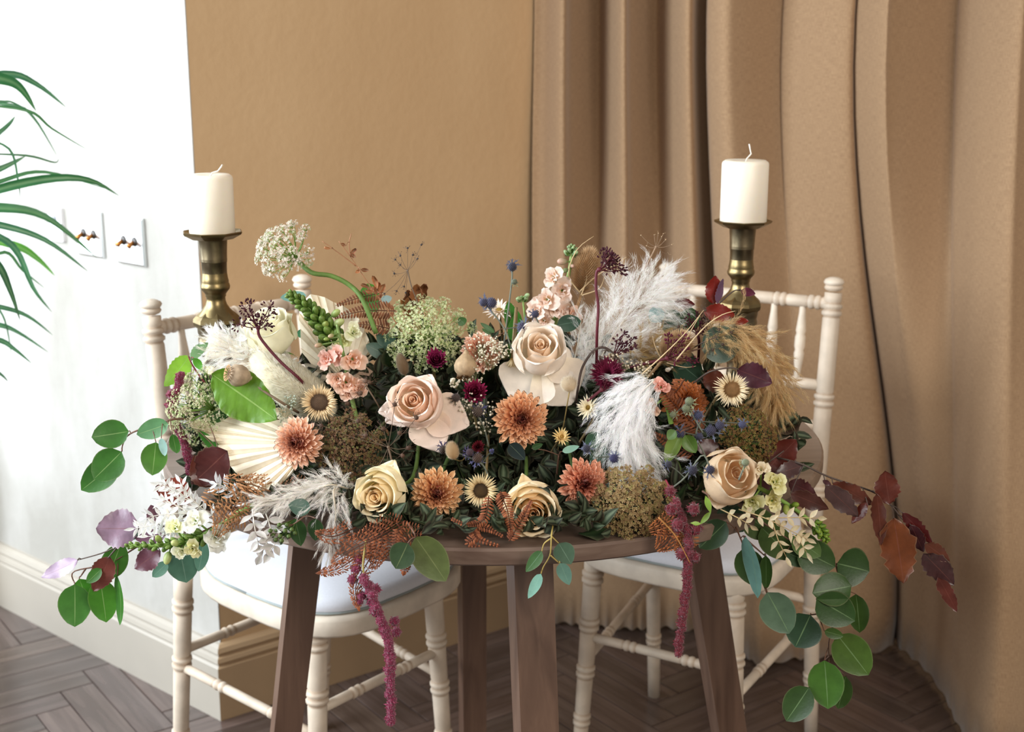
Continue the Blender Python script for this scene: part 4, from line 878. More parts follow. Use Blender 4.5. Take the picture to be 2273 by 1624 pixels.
strawflower(1306, 905, YM(1306, 905, .035), 36, (-.3, .45, 1), 'cream paper daisy between the large cream rose and the hanging white plume', c1='f8eed2', c2='f0dca6', closed=.35, **kw)
strawflower(1246, 970, YM(1246, 970, .02), 30, (.1, .5, 1), 'small yellow paper daisy beside the chrysanthemum under the big rose', c1='f0d69a', c2='d9a850', closed=.55, **kw)
strawflower(1136, 798, YM(1136, 798, .035), 27, (-.1, -1.0, .5), 'small cream paper daisy hanging its head beside the large cream rose', c1='f2e0b8', c2='dfc07e', closed=.8, **kw)
kw = dict(disc='4a0c24', ring='4a0c24', cnt=18, name='strawflower', closed=.95, wid=.16, rows_=5)
strawflower(968, 803, YM(968, 803, .015), 48, (.1, .6, 1), 'magenta everlasting bud below the big white lace flower', c1='8c2450', c2='5a0f32', discr=.16, len_=.95, **kw)
strawflower(1052, 874, YM(1052, 874, .03), 54, (.1, .5, 1), 'magenta everlasting bud below the tan poppy pod', c1='96264e', c2='64122e', discr=.16, len_=.95, **kw)
strawflower(1060, 992, YM(1060, 992, .02), 28, (.1, .4, 1), 'tiny dull red everlasting bud between the brown thistles', c1='7a2430', c2='50141e', discr=.16, len_=.95, **kw)
kw['closed'] = .45; kw['wid'] = .07; kw['cnt'] = 30
strawflower(1350, 832, YM(1348, 830, .04), 56, (-.2, .6, 1), 'shaggy dark burgundy dahlia-like flower under the white plume', c1='701a38', c2='400a1c', discr=.12, len_=.80, **{**kw, 'name': 'burgundy_flower', 'rows_': 8, 'wid': .09})

# ---- lace flowers and umbels
umbel(622, 553, 1.70, 76, (-.45, .45, .8), 'white lace flower nodding on its own curved green stem above the rest', fl='efe6d8', ray_='86a052', nray=40, nf=30, fr=.0019, gold='d8c2b4', stempts=[(690, 604, 1.70), (735, 612, 1.70), (775, 632, 1.70), (805, 665, 1.69), (835, 740, 1.68)], dome=.40, bend=.15, stemr=.0032, squash=.9)
umbel(945, 735, YM(945, 735, .005), 98, (.0, .5, 1), 'big domed white lace flower at the top of the arrangement', fl='eeeecb', ray_='a3b96e', nray=56, nf=38, fr=.0019, squash=.88, dome=.5, bend=.25, gold='d3d89e')
umbel(425, 905, YM(425, 905, -.01), 88, (-.55, .25, .8), 'greenish lace flower hanging at the pale wall end behind the fan palm', fl='d8dcae', ray_='7f9c4c', nray=46, nf=34, fr=.0018, squash=1.0, dome=.45, bend=.2, gold='c9b49a', spin=.3)
umbel(775, 990, YM(775, 990, .02), 80, (-.1, .35, 1), 'brown seeding umbel between the blush rose and the fan palm', fl='8a7048', ray_='5c4a30', cen='7f8a48', nray=48, nf=30, fr=.0019, dome=.4, gold='6e3a2c', spiky=.35, name='brown_umbel', group='brown seeding umbels')
umbel(1402, 1120, YM(1402, 1120, .02), 92, (.05, .35, 1), 'large golden brown umbel hanging over the table edge', fl='b09868', ray_='7c6c3c', cen='8c8a4a', nray=64, nf=42, fr=.0023, dome=.45, bend=.15, gold='8f6a48', name='brown_umbel', group='brown seeding umbels')
umbel(1668, 972, YM(1668, 972, .0), 76, (.25, .45, 1), 'dark red-brown umbel with a green heart, above the half closed rose', fl='6a3c26', ray_='6a7a38', cen='8c8440', nray=48, nf=34, fr=.0019, dome=.5, bend=.3, gold='8a6a34', spiky=.12, name='brown_umbel', group='brown seeding umbels')

# ---- dried dark seed umbels
y = YM(600, 760, .06)
seed_umbel((573, 727), [(578, 750, y), (620, 800, y), (662, 838, y+.0), (683, 862, y+.02)], [(536, 674), (554, 690), (585, 696), (545, 712), (580, 715), (604, 670), (605, 690), (518, 717), (601, 718), (568, 745 - 45), (549, 668), (560, 712)], 'dark burgundy seed umbel in front of the ivory rose', y, clr=.0095, cl=11)
y = YM(1325, 760, .08)
seed_umbel((1330, 598), [(1324, 605, y), (1323, 640, y), (1328, 680, y), (1325, 740, y), (1324, 815, y+.03)], [(1352, 556), (1362, 565), (1343, 568), (1368, 572), (1355, 578), (1360, 590), (1378, 592), (1386, 600), (1348, 552)], 'dark burgundy seed umbel on a tall stem beside the upright teasel', y, r=.0015, cl=16, clr=.009)
y = YM(1390, 780, .05)
seed_umbel((1360, 790), [(1356, 800, y), (1352, 830, y+.03)], [(1387, 735), (1372, 748), (1388, 757), (1408, 750), (1400, 770), (1384, 775), (1376, 762), (1412, 768)], 'dark burgundy seed cluster against the big white plume', y, cl=9, clr=.0065)
y = YM(1500, 800, .045)
seed_umbel((1480, 795), [(1440, 805, y), (1400, 815, y+.02)], [(1485, 740), (1500, 755), (1518, 760), (1495, 772), (1530, 775), (1512, 785), (1530, 795), (1545, 800), (1500, 800), (1484, 755), (1522, 745)], 'wine red flower umbel crossing the lower teasel', y, col='6a1f38', cl=10, clr=.0065)
y = YM(1550, 710, .02)
seed_umbel((1548, 740), [(1552, 760, y), (1550, 800, y+.03)], [(1528, 700), (1545, 692), (1535, 712), (1560, 700), (1556, 716), (1540, 725), (1570, 712), (1525, 722), (1575, 728), (1565, 735)], 'dark plum seed cluster above the round eucalyptus leaves', y, cl=9, clr=.0065)
y = YM(1370, 880, .05)
seed_umbel((1335, 865), [(1310, 885, y), (1288, 902, y+.01)], [(1362, 858), (1375, 872), (1345, 850), (1365, 888), (1382, 845)], 'small wine red seed spray below the shaggy burgundy flower', y, col='6a1830', cl=8, clr=.006)
y = YM(860, 990, .065)
seed_umbel((862, 992), [(872, 1040, y), (868, 1085, y+.03)], [(878, 885), (934, 917), (785, 925), (905, 1018), (830, 1052), (800, 960), (848, 938), (895, 950), (700, 930 + 10), (855, 1078), (920, 995)], 'large dried brown umbel skeleton spread in front of the blush rose', y, col='5a4032', stemc='6a5644', cl=14, clr=.0105, kind='spiky', name='dried_umbel', group='dried brown seed umbels', stemr=.0012)
y = YM(790, 850, .05)
seed_umbel((812, 855), [(840, 900, y), (858, 940, y+.02)], [(811, 832), (795, 880), (760, 905), (828, 838)], 'dried brown spiky seed heads in front of the peach stock', y, col='6a5040', stemc='6a5644', cl=15, clr=.0115, kind='spiky', name='dried_umbel', group='dried brown seed umbels', stemr=.0010)
y = YM(1600, 760, .03)
seed_umbel((1590, 748), [(1560, 760, y), (1535, 775, y+.02)], [(1632, 735), (1600, 722), (1580, 785), (1562, 680), (1498, 722), (1610, 770), (1565, 705)], 'thin dry starry seed umbel over the large dark eucalyptus leaf', y, col='4f3c30', stemc='54443a', cl=11, clr=.0075, kind='spiky', name='dried_umbel', group='dried brown seed umbels', stemr=.0009)
y = 1.70
seed_umbel((1456, 548), [(1440, 580, y), (1410, 636, y), (1400, 700, y)], [(1452, 518), (1462, 514), (1474, 516), (1480, 530), (1470, 522), (1420, 520), (1495, 542), (1488, 566), (1432, 545)], 'bare straw-coloured umbel skeleton standing above the white plume', y, col='c2a684', stemc='8a7058', cl=2, clr=.003, kind='spiky', name='dried_umbel', group='dried brown seed umbels', stemr=.0011)
y = 1.70
seed_umbel((905, 600), [(915, 640, y), (940, 700, y)], [(873, 572), (886, 562), (905, 545), (938, 538), (918, 560), (885, 585), (930, 570), (870, 608), (896, 640), (850, 655), (878, 650), (900, 655)], 'dry dark twig with tiny nigella-like buds above the white lace flower', y, col='3f3a3c', stemc='6a5848', cl=6, clr=.005, kind='spiky', name='dried_umbel', group='dried brown seed umbels', stemr=.0008)

# ---- sea holly
B1, B2 = 'b', None
y = 1.66
thistle([(1137, 592, 13, '3e3f52'), (1142, 625, 8, '7d8468', '8a9470')], [(1118, 770), (1128, 690), (1136, 625), (1137, 600)], 'tall single sea holly stem against the ochre wall', y)
thistle([(1073, 671, 12), (1091, 672, 15), (1160, 727, 16)], [(1140, 790), (1120, 730), (1090, 690)], 'pair of blue sea holly heads beside the side-on paper daisy', y-.03)
thistle([(1188, 697, 11)], [(1210, 740), (1198, 722), (1190, 705)], 'single blue sea holly head over the peach stock', YM(1188, 700, .06))
y = YM(1330, 1010, .05)
thistle([(1302, 995, 12, '3c3c4c'), (1363, 1017, 13, '3c3868')], [(1350, 1100), (1335, 1050), (1322, 1015)], 'two blue sea holly heads above the chrysanthemum beside the golden umbel', y)
y = YM(1570, 950, .055)
thistle([(1550, 921, 13, '55577a'), (1578, 955, 15), (1598, 944, 13), (1648, 942, 11, '55577a'), (1510, 962, 14, '4a4868'), (1553, 968, 10)], [(1600, 1075), (1560, 1000), (1545, 965), (1555, 935)], 'many-headed blue sea holly sprig above the half closed rose', y)
thistle([(1530, 890, 12, '9aa27c', 'a8b088'), (1523, 906, 12, '9aa27c', 'a8b088'), (1494, 920, 9, '9aa27c', 'a8b088')], [(1560, 960), (1540, 925), (1526, 900)], 'pale green sea holly heads in front of the rust chrysanthemum', y-.004)
y = YM(1577, 1042, .06)
thistle([(1577, 1042, 13, '3c3852'), (1538, 1043, 13, '38354a'), (1484, 1030, 10, '3c3a4a')], [(1480, 1090), (1520, 1060), (1558, 1010), (1575, 1035)], 'dark blue sea holly heads lying against the half closed rose', y)
thistle([(1655, 1026, 11, 'a0a884', 'b0b890')], [(1640, 1065), (1648, 1045), (1654, 1032)], 'pale green sea holly head on the rim of the half closed rose', YM(1655, 1026, .085))
y = YM(1060, 910, .03)
thistle([(1060, 913, 16, '6a5648', '5a5a8a'), (1012, 882, 12, '5c4a40', '6a6050')], [(1085, 990), (1075, 950), (1062, 925)], 'brown-headed sea holly under the magenta bud', y)
thistle([(984, 998, 13, '5c4838', '5a5484'), (1060, 1016, 15, '6a5040', '6468a0'), (1043, 1004, 11, '5a4048', '5a5484'), (1090, 1000, 5, '5a5484', '6468a0')], [(1085, 1060), (1070, 1030), (1030, 1010)], 'brown-headed sea holly trio with violet bracts between chrysanthemum and cream petals', YM(1040, 1010, .02))

# ---- stock and snapdragons
PC = ('f4c2a4', 'e8c68a', 'f8dccb'); PK = ('f0b3a0', 'e8b890', 'f8d4c6'); LT = ('f7d9c6', 'ecd8a0', 'fceee4')
spike_flower('peach stock stem crowded between snapdragon and blush rose', [(800, 960), (780, 880), (765, 800), (748, 720)], YM(770, 830, .03), [(707, 766, 9, 'e8b0a0'), (735, 745, 8, 'e8c8a8'), (725, 752, 7)],
             [(725, 797, 23, PK), (746, 790, 20, PK), (783, 798, 26, PC), (768, 850, 26, PC), (748, 842, 20, PC), (800, 862, 20, PC), (775, 870, 18, PC)], None, 'stock_flower', stemc='7a9450', group='peach stock stems')
spike_flower('pale peach stock spire with a green bud tip beside the upright teasel', [(1225, 800), (1235, 700), (1262, 610), (1270, 545)], YM(1230, 700)+.0, [(1248, 580, 13, 'f2c4b4'), (1270, 590, 8, 'f0c0b0'), (1255, 600, 9), (1278, 560, 8)],
             [(1226, 614, 22, LT), (1248, 645, 25, LT), (1212, 665, 28, LT), (1232, 685, 24, LT), (1190, 690, 22, LT), (1258, 690, 24, LT), (1205, 712, 22, LT), (1275, 700, 20, PC)], (.86, 12, 9), 'stock_flower', stemc='8fae62', budc='7f9a6a', budc2='a8bd8a', stemr=.0034, group='peach stock stems')
spike_flower('short green stock shoot with round buds near the side-on daisy', [(1168, 770), (1166, 715), (1160, 660)], YM(1165, 700)+.0, [(1152, 662, 8), (1170, 655, 8)], [], (.90, 7, 8), 'stock_flower', stemc='8fae62', budc='7f9a6a', budc2='a8bd8a', stemr=.002, group='peach stock stems')
spike_flower('single coral pink stock blossom beside the hanging white plume', [(1490, 940), (1480, 900), (1465, 870)], YM(1468, 870, .03), [], [(1468, 858, 18, ('e8a08c', 'd98a70', 'f0b8a8')), (1448, 905, 18, ('e8b898', 'd99a70', 'f0ccb0'))], None, 'stock_flower', group='peach stock stems')
SG = 'snapdragon stems'
spike_flower('green snapdragon bud spike leaning in front of the upright fan palm', [(770, 815), (735, 745), (690, 690), (642, 652)], YM(700, 720, .03), [(752, 716, 15, 'd6dc96'), (722, 720, 14, 'a9b862'), (745, 695, 13, 'bcca7a'), (735, 738, 12)],
             [(785, 735, 20, ('eae9c0', 'd2da90', 'f6f5dc')), (758, 758, 18, ('dfe09a', 'c4cc70', 'eef0c0'))], (.28, 50, 16), 'snapdragon', stemr=.003, group=SG, budc='3f6418', budc2='7f9a48')
spike_flower('long snapdragon stem lying out sideways towards the pale wall', [(620, 1105, .02), (545, 1130), (480, 1172), (400, 1206), (280, 1211)], YM(450, 1190, .02), [(372, 1238, 15, 'd6dc96'), (389, 1205, 14, 'd6dc96'), (352, 1196, 12, 'a9b862')],
             [(388, 1170, 22, ('f0f0c0', 'd8de92', 'f8f8de')), (432, 1156, 26, ('f6f4e4', 'e0e4b0', 'fcfcf4')), (428, 1218, 20, ('ece6a8', 'd2d480', 'f6f2cc')), (403, 1225, 17, ('f0f0c8', 'd8de92', 'fafaea')), (480, 1195, 30, ('f4f2e2', 'dfe0bc', 'fbfbf4'))], (.60, 34, 12), 'snapdragon', stemr=.0042, group=SG, budc='56782c', budc2='8ba452')
spike_flower('yellow snapdragon stem beside the half closed rose, tip hanging over the eucalyptus', [(1640, 1060, .03), (1700, 1090), (1765, 1130), (1815, 1170), (1836, 1200)], YM(1750, 1120, .02), [(1745, 1130, 13, 'c8cf70'), (1765, 1120, 11)],
             [(1722, 1068, 24, ('e6df9a', 'c8cc68', 'f2eec4')), (1668, 1115, 24, ('dfdc98', 'c4c868', 'efeec4')), (1715, 1112, 22, ('ece4a0', 'd2d070', 'f6f0cc')), (1690, 1040, 16, ('efdcb8', 'dcc890', 'f6ead0'))], (.72, 22, 10), 'snapdragon', stemr=.003, group=SG, budc='5e7f22', budc2='8fa83c')

# ---- teasels, pods, bunny tails
teasel('tall upright dried teasel beside the peach stock', 1290, 652, 1312, 553, 68, YM(1300, 640)-.01, [(1278, 690, YM(1300, 640)), (1262, 738, YM(1300, 640)+.02)], [[(1288, 650), (1262, 610), (1280, 555), (1318, 524)], [(1286, 648), (1320, 615), (1360, 590), (1391, 570)], [(1292, 655), (1330, 640), (1342, 612)], [(1290, 655), (1302, 620), (1300, 600)]])
teasel('lower dried teasel among tan grass, crossed by a wine red umbel', 1470, 800, 1528, 745, 80, YM(1490, 780, .02), [(1440, 835, YM(1440, 830)+.02)], [[(1505, 795), (1530, 740), (1560, 690)], [(1470, 800), (1455, 770), (1448, 745)], [(1480, 805), (1520, 815), (1545, 812)]])
poppy_pod('speckled poppy seed pod lying over the bright green leaf', 530, 833, 25, YM(530, 833, .06), (-.85, .35, .5), [(575, 860, YM(570, 855, .055)), (625, 893, YM(620, 890, .05)), (662, 915, YM(660, 910, .01))], col='b39d82')
poppy_pod('tan poppy seed pod hanging above the magenta bud', 1033, 812, 25, YM(1033, 812, .04), (-.05, -.9, .5), [(1030, 770, YM(1030, 775, .02))], col='b59a78')
fuzzy('brown bunny tail grass head under the white lace flower', 900, 832, 886, 785, 26, YM(895, 810, .03), '9a8060')
fuzzy('cream bunny tail grass head under the folded cream petals', 1008, 1018, 1000, 982, 30, YM(1005, 1000, .05), 'd6bc94')
fuzzy('cream bunny tail grass head touching the large cream rose petals', 1264, 868, 1262, 838, 36, YM(1262, 852, .07), 'e6d6bc')

# ---- gypsophila
gyp('white gypsophila beads over the half hidden chrysanthemum', [(1062, 770, 34), (1085, 795, 26), (1100, 765, 20), (1050, 835, 26), (1118, 780, 18)], YM(1070, 800, .045), 46, .0013)
gyp('cream gypsophila beads round the magenta bud', [(1052, 905, 34), (1030, 900, 20), (1080, 905, 20), (1075, 945, 18), (1010, 850, 12)], YM(1052, 905, .03), 26, .0014, seedn=8)
gyp('cream gypsophila cluster by the shaggy burgundy flower', [(1378, 806, 24), (1425, 815, 20), (1430, 835, 20), (1360, 795, 16)], YM(1390, 812, .045), 44, .0014, 'd9cbb0', 9)
gyp('pale grey gypsophila tucked above the fan palm chrysanthemum', [(632, 915, 24), (645, 890, 16)], YM(635, 915, .03), 40, .0012, 'bcc4b0', 12)

# ---- amaranthus
rope('long magenta amaranthus tassel hanging below the table front', [(812, 1200, .0), (806, 1260, -.01), (820, 1310, -.012), (848, 1375, -.012), (862, 1430, -.012), (866, 1500, -.012), (869, 1600, -.012)], 1.405, 16, start=.22, lumps=[(790, 1262, 13), (782, 1285, 13), (796, 1240, 12), (802, 1322, 12), (832, 1308, 15), (826, 1335, 15), (876, 1378, 13), (880, 1402, 13), (835, 1355, 15), (798, 1335, 9)], col='7c1840', col2='b0486a')
rope('deep crimson amaranthus tassel hanging in front of the splayed table leg', [(1478, 1065, .05), (1500, 1110, .02), (1524, 1170, .0), (1528, 1230, 0), (1524, 1290, 0), (1516, 1370, 0), (1504, 1448, 0)], 1.415, 14, start=.18, lumps=[(1490, 1130, 16), (1505, 1165, 18), (1540, 1130, 16), (1545, 1172, 16), (1513, 1230, 14), (1543, 1236, 14), (1488, 1090, 14)], col='6a0a20', col2='7f1830', stem_col='7a1c2c', name='amaranthus_tassel', seedn=7)
rope('short crimson amaranthus tassel behind the green lace flower at the pale wall end', [(402, 830, .0), (392, 870, 0), (388, 930, 0), (410, 980, 0), (418, 1015, .0), (424, 1048, 0)], YM(400, 940)+.02, 13, start=.0, col='7a1038', col2='a83460', lumps=[(380, 875, 13), (378, 900, 13)])

# ---- feathery plumes
fuzzy('large soft beige plume head leaning behind the dark brown everlasting flower', 742, 925, 560, 790, 100, YM(660, 850)+.0, 'fdf5e0', name='pampas_plume', hairs=9000, hl=.22, group='feathery pampas plumes')
plume('fluffy bleached plume with white tufts pointing towards the pale wall', [(640, 850, .02), (590, 810), (530, 785), (482, 765)], YM(580, 800)+.0, [80, 105, 85, 40], 15000, 40, 'f6ecd8', 'ffffff', seed=3, sub=1, spread=.7, thick=.00019)
plume('big white pampas plume rising behind the burgundy seed stem', [(1290, 860, .02), (1330, 800), (1370, 730), (1420, 670), (1470, 650)], YM(1370, 740)+.005, [60, 150, 170, 140, 70], 26000, 52, 'fbf8f2', 'ffffff', seed=5, sub=2, spread=.6)
plume('white pampas plume hanging down between daisy and golden umbel', [(1450, 845, .0), (1415, 880), (1390, 930), (1395, 985), (1412, 1035)], YM(1400, 960, .05), [90, 140, 150, 130, 80], 24000, 50, 'f8f4f2', 'ffffff', seed=8, sub=2, spread=.55, droop=.5)
plume('grey white pampas plume at the table edge beside the yellow cream rose', [(775, 1085, .03), (735, 1075), (690, 1090), (640, 1105), (585, 1112)], YM(700, 1110, .03), [75, 80, 62, 35, 14], 10000, 44, 'e6dfd4', 'f8f4ee', seed=9, sub=2, spread=.6, droop=.35)
plume('thin white pampas strands drooping over the table rim beside the bracken', [(740, 1090, .01), (745, 1140), (738, 1185), (730, 1225)], YM(735, 1130, .04), [70, 60, 40, 22], 3600, 46, 'd8d0c6', 'f2ede8', seed=10, sub=3, spread=.4, droop=.6)
plume('soft tan pampas plume arching down over the grey tabletop', [(1560, 740, .03), (1630, 745), (1690, 790), (1715, 850), (1718, 900)], YM(1660, 780)+.0, [70, 100, 95, 80, 40], 20000, 52, 'd2b07e', 'ead2a4', seed=12, sub=2, spread=.55, droop=.5, thick=.00019)
plume('soft tan pampas tuft between the big white plume and the lower teasel', [(1400, 800, .02), (1430, 780), (1470, 760)], YM(1440, 770)+.0, [50, 70, 50], 4500, 45, 'b89a64', 'd2b684', seed=13, sub=1, spread=.5)
plume('wispy grey-white grass tuft beside the large cream rose', [(1275, 800, .02), (1285, 750), (1290, 710)], YM(1285, 750, .0), [40, 46, 20], 2200, 40, 'e4e2dc', 'f5f4f0', seed=15, sub=2, spread=.8)

# ---- bracken and fern
fern('small bronze fern frond over the upright fan palm leaf', [([(850, 648), (800, 660), (745, 678)], 24), ([(878, 690), (810, 690), (740, 705)], 30), ([(868, 730), (830, 722), (790, 720)], 26)], YM(800, 700, .02), 14, pinn=False, col='8a5432', col2='5e3420')
fern('pale bronze bracken over the long snapdragon stem', [([(560, 1160), (510, 1120), (445, 1095)], 52), ([(530, 1110), (500, 1150), (480, 1190)], 42), ([(570, 1120), (540, 1080), (495, 1062)], 40), ([(600, 1090), (560, 1075), (530, 1070)], 34)], YM(500, 1120, .05), 20, col='b98558', col2='7d5230')
fern('large rust bracken spray falling over the table rim round the amaranthus', [([(900, 1155, .03), (850, 1185), (790, 1215), (735, 1250)], 52), ([(850, 1180), (820, 1240), (790, 1300), (797, 1355)], 26), ([(800, 1230), (750, 1262), (700, 1272)], 16), ([(880, 1160), (905, 1200), (870, 1225)], 45), ([(900, 1210), (902, 1240), (895, 1278)], 22), ([(850, 1200), (838, 1230), (830, 1262)], 30), ([(790, 1170, .03), (740, 1190), (700, 1180)], 26)], YM(830, 1190, .055), 17, col='a05a34', col2='5e2e18')
fern('rust bracken frond curling between the ringed strawflower and the front rose', [([(1085, 1100), (1075, 1150), (1040, 1165), (1000, 1150)], 20), ([(1110, 1090), (1128, 1140), (1135, 1190)], 26), ([(1130, 1200), (1160, 1150), (1180, 1110)], 22), ([(1050, 1170), (1062, 1195), (1110, 1212)], 18), ([(1060, 1165), (1090, 1175), (1118, 1192)], 16), ([(1060, 1190), (1040, 1205), (1070, 1215)], 18)], YM(1090, 1150, .05), 13, col='a5603c', col2='64321c', pinn=False)
fern('orange bracken frond at the table edge beside the crimson tassel', [([(1520, 1150), (1480, 1165), (1440, 1178)], 40), ([(1500, 1170), (1480, 1200), (1460, 1218)], 36), ([(1540, 1180), (1520, 1205), (1500, 1222)], 26)], YM(1490, 1170, .03), 16, col='b0642c', col2='6e3414')
fern('dark rust fern frond lying across the shaded chrysanthemum', [([(1560, 960), (1500, 900), (1455, 850)], 44), ([(1540, 1010), (1490, 985), (1450, 960)], 30), ([(1520, 840), (1500, 870), (1480, 880)], 30)], YM(1500, 900, .02), 15, col='8a4a22', col2='4e2410', pinn=False)
fern('brown curled bracken shreds under the fan palm leaf', [([(690, 1075), (640, 1085), (590, 1100)], 30), ([(660, 1130), (630, 1120), (590, 1115)], 18)], YM(640, 1090, .005), 16, col='8f6040', col2='5a3a24')
# thin bronze twig with curled leaves
branch('thin bronze twig with small curled dead leaves reaching up against the ochre wall', [[(905, 760), (862, 690), (815, 625), (778, 570), (752, 535)], [(790, 590), (750, 560), (715, 535)], [(778, 570), (775, 540), (780, 518)]],
       [(778, 565, 792, 552, 9), (776, 560, 790, 572, 9), (800, 598, 820, 600, 9), (822, 640, 800, 632, 9), (835, 655, 842, 625, 16), (842, 650, 855, 630, 14), (800, 600, 788, 606, 8), (768, 545, 756, 540, 7), (838, 640, 826, 612, 12), (735, 552, 722, 548, 6), (830, 648, 812, 645, 10)], 1.685, name='dried_twig', shape='beech', cols=('a8683e', '8a5030'), mat=M_dry, stemc='9a6a48', stemr=.0007, bend=.4, cup=.8, wave=.2, nv=6)
T = branch('crumpled bronze dead leaf standing above the white lace flower', [[(915, 720), (918, 690), (925, 660)]], [(920, 690, 905, 645, 26), (925, 680, 948, 632, 24), (922, 672, 925, 630, 30), (918, 700, 888, 665, 16), (915, 710, 905, 660, 20)], YM(920, 690)+.0, name='dried_leaf', shape='beech', cols=('9a6238', '7a4a2a', 'b07a48'), mat=M_dry, bend=.5, cup=.9, wave=.3, serr=.12)

# ---- bleached ruscus
ruscus('bleached white ruscus spray in front of the copper leaves and over the snapdragon', [[(480, 1150), (430, 1115), (385, 1085), (352, 1075)], [(470, 1160), (400, 1150), (340, 1165), (300, 1172)], [(450, 1130), (420, 1100), (400, 1070)], [(440, 1150), (390, 1120), (355, 1110)], [(430, 1140), (370, 1140), (320, 1150)], [(400, 1165), (370, 1185), (330, 1190)], [(450, 1120), (420, 1135), (370, 1110)], [(430, 1160), (390, 1175), (355, 1180)], [(420, 1110), (385, 1100), (365, 1065)]], YM(400, 1130, .025), 25, 8.5, 14, cols=('f8f8fa', 'ffffff'))
ruscus('bleached white ruscus tip pointing at the brass candlestick', [[(560, 800), (510, 765), (475, 742)], [(560, 790), (530, 755), (505, 742)], [(600, 790), (560, 760), (545, 745)]], YM(520, 780)+.0, 32, 14, 20, cols=('fbfbfd',))
ruscus('bleached ruscus tuft between fan palm and bracken', [[(560, 1130), (510, 1090), (480, 1075)], [(540, 1110), (500, 1080), (470, 1070)]], YM(510, 1090, .03), 30, 9, 24, cols=('e9ebf2',))
ruscus('greyish bleached ruscus drooping over the table rim in front of the seat pad', [[(560, 1130, .03), (565, 1170), (575, 1215)], [(590, 1140, .02), (600, 1180), (580, 1230)], [(620, 1150, .02), (618, 1190), (600, 1225)]], YM(580, 1180, .055), 34, 17, 24, cols=('d8d2cf', 'cfc8c4'))
ruscus('dried cream ruscus spray lying over the hanging eucalyptus', [[(1640, 1130, .02), (1700, 1150), (1760, 1180), (1790, 1195)], [(1700, 1150), (1760, 1148), (1815, 1150)], [(1715, 1160), (1728, 1200), (1745, 1235)], [(1760, 1185), (1775, 1200), (1790, 1225)], [(1600, 1130, .02), (1640, 1150), (1665, 1165)]], YM(1710, 1170, .04), 26, 12, 24, cols=('d8c6a4', 'cdb994'), stemc='c9b080')

# ---- eucalyptus
EG = ('3f742a', '386a26', '487c30'); EB = ('5f8a74', '557f68')
GE = 'eucalyptus branches hanging out of the arrangement'
branch('eucalyptus branch with six round green leaves reaching out before the pale wall', [[(420, 930, .03), (381, 931), (345, 945), (305, 955), (282, 968), (272, 988), (271, 1001)]],
       [(286, 957, 203, 970, 64, 0, -.01, .1), (374, 940, 303, 964, 45, 0, 0, .1, '5a8a5a'), (346, 981, 338, 1055, 58, 0, -.005, .1, '4a7a2c'), (270, 1002, 208, 1063, 70, 0, -.01, .1), (262, 1022, 180, 1088, 66, .01, .01, .1), (383, 963, 392, 1006, 22, 0, 0, .1), (358, 972, 366, 1012, 18, .01, .01, .5, '9fc4bc')], 1.56, cols=EG, rib='a9c480', group=GE, cup=.15)
branch('low eucalyptus branch with pointed bright green leaves before the pale skirting', [[(360, 1175, .03), (290, 1222), (235, 1252), (164, 1268), (166, 1295)], [(190, 1262), (178, 1280)], [(226, 1250), (224, 1282)], [(262, 1240), (261, 1276)]],
       [(240, 1284, 270, 1203, 58, 0, -.01, .1), (166, 1296, 166, 1391, 72, -.005, -.01, .1, '43762f'), (176, 1284, 198, 1345, 46, .01, .01, .1, '4a8a2c'), (222, 1284, 236, 1381, 64, 0, 0, .1, '468226'), (260, 1276, 266, 1388, 18, 0, 0, 1.15), (225, 1262, 192, 1293, 26, .005, 0, .2)], 1.56, cols=EG, rib='a9c480', group=GE, cup=.15)
branch('blue-green eucalyptus leaves under the long snapdragon stem', [[(470, 1170, .02), (430, 1190), (400, 1215), (372, 1250)]], [(398, 1215, 414, 1293, 72, 0, 0, .1), (452, 1198, 440, 1268, 34, 0, 0, .5), (372, 1248, 338, 1280, 28, 0, 0, .2), (310, 1175, 285, 1198, 20)], 1.575, cols=EB, rib='9ab8a0', group=GE)
branch('eucalyptus trail hanging past the table with many round dark green leaves', [[(1760, 1130, .06), (1810, 1180, .02), (1850, 1240), (1868, 1320), (1850, 1380), (1839, 1430), (1842, 1475)], [(1842, 1455), (1828, 1468)], [(1840, 1480), (1815, 1500), (1797, 1524)], [(1842, 1470), (1862, 1490), (1876, 1502)], [(1868, 1340), (1820, 1360), (1800, 1364)]],
       [(1858, 1250, 1930, 1268, 90, -.004, 0, .1, '304b22'), (1772, 1218, 1854, 1258, 78, .0, -.005, .1), (1890, 1300, 1803, 1316, 76, -.008, -.012, .1, '36521f'), (1812, 1328, 1898, 1378, 80, -.012, -.016, .1, '314f22'), (1900, 1318, 1908, 1404, 50, .006, .006, .2), (1858, 1408, 1928, 1498, 82, -.004, -.01, .1, '4a6628'), (1830, 1465, 1838, 1573, 78, -.01, -.016, .1, '456d28'), (1877, 1500, 1860, 1573, 46, .004, .004, .2), (1796, 1525, 1745, 1600, 66, 0, 0, .1), (1799, 1364, 1765, 1436, 84, .01, .01, .1, '2a442c'), (1830, 1400, 1872, 1412, 24, .01, .01, .2)], 1.53, cols=('38541f', '334d22'), rib='8fae7a', group=GE, cup=.15)
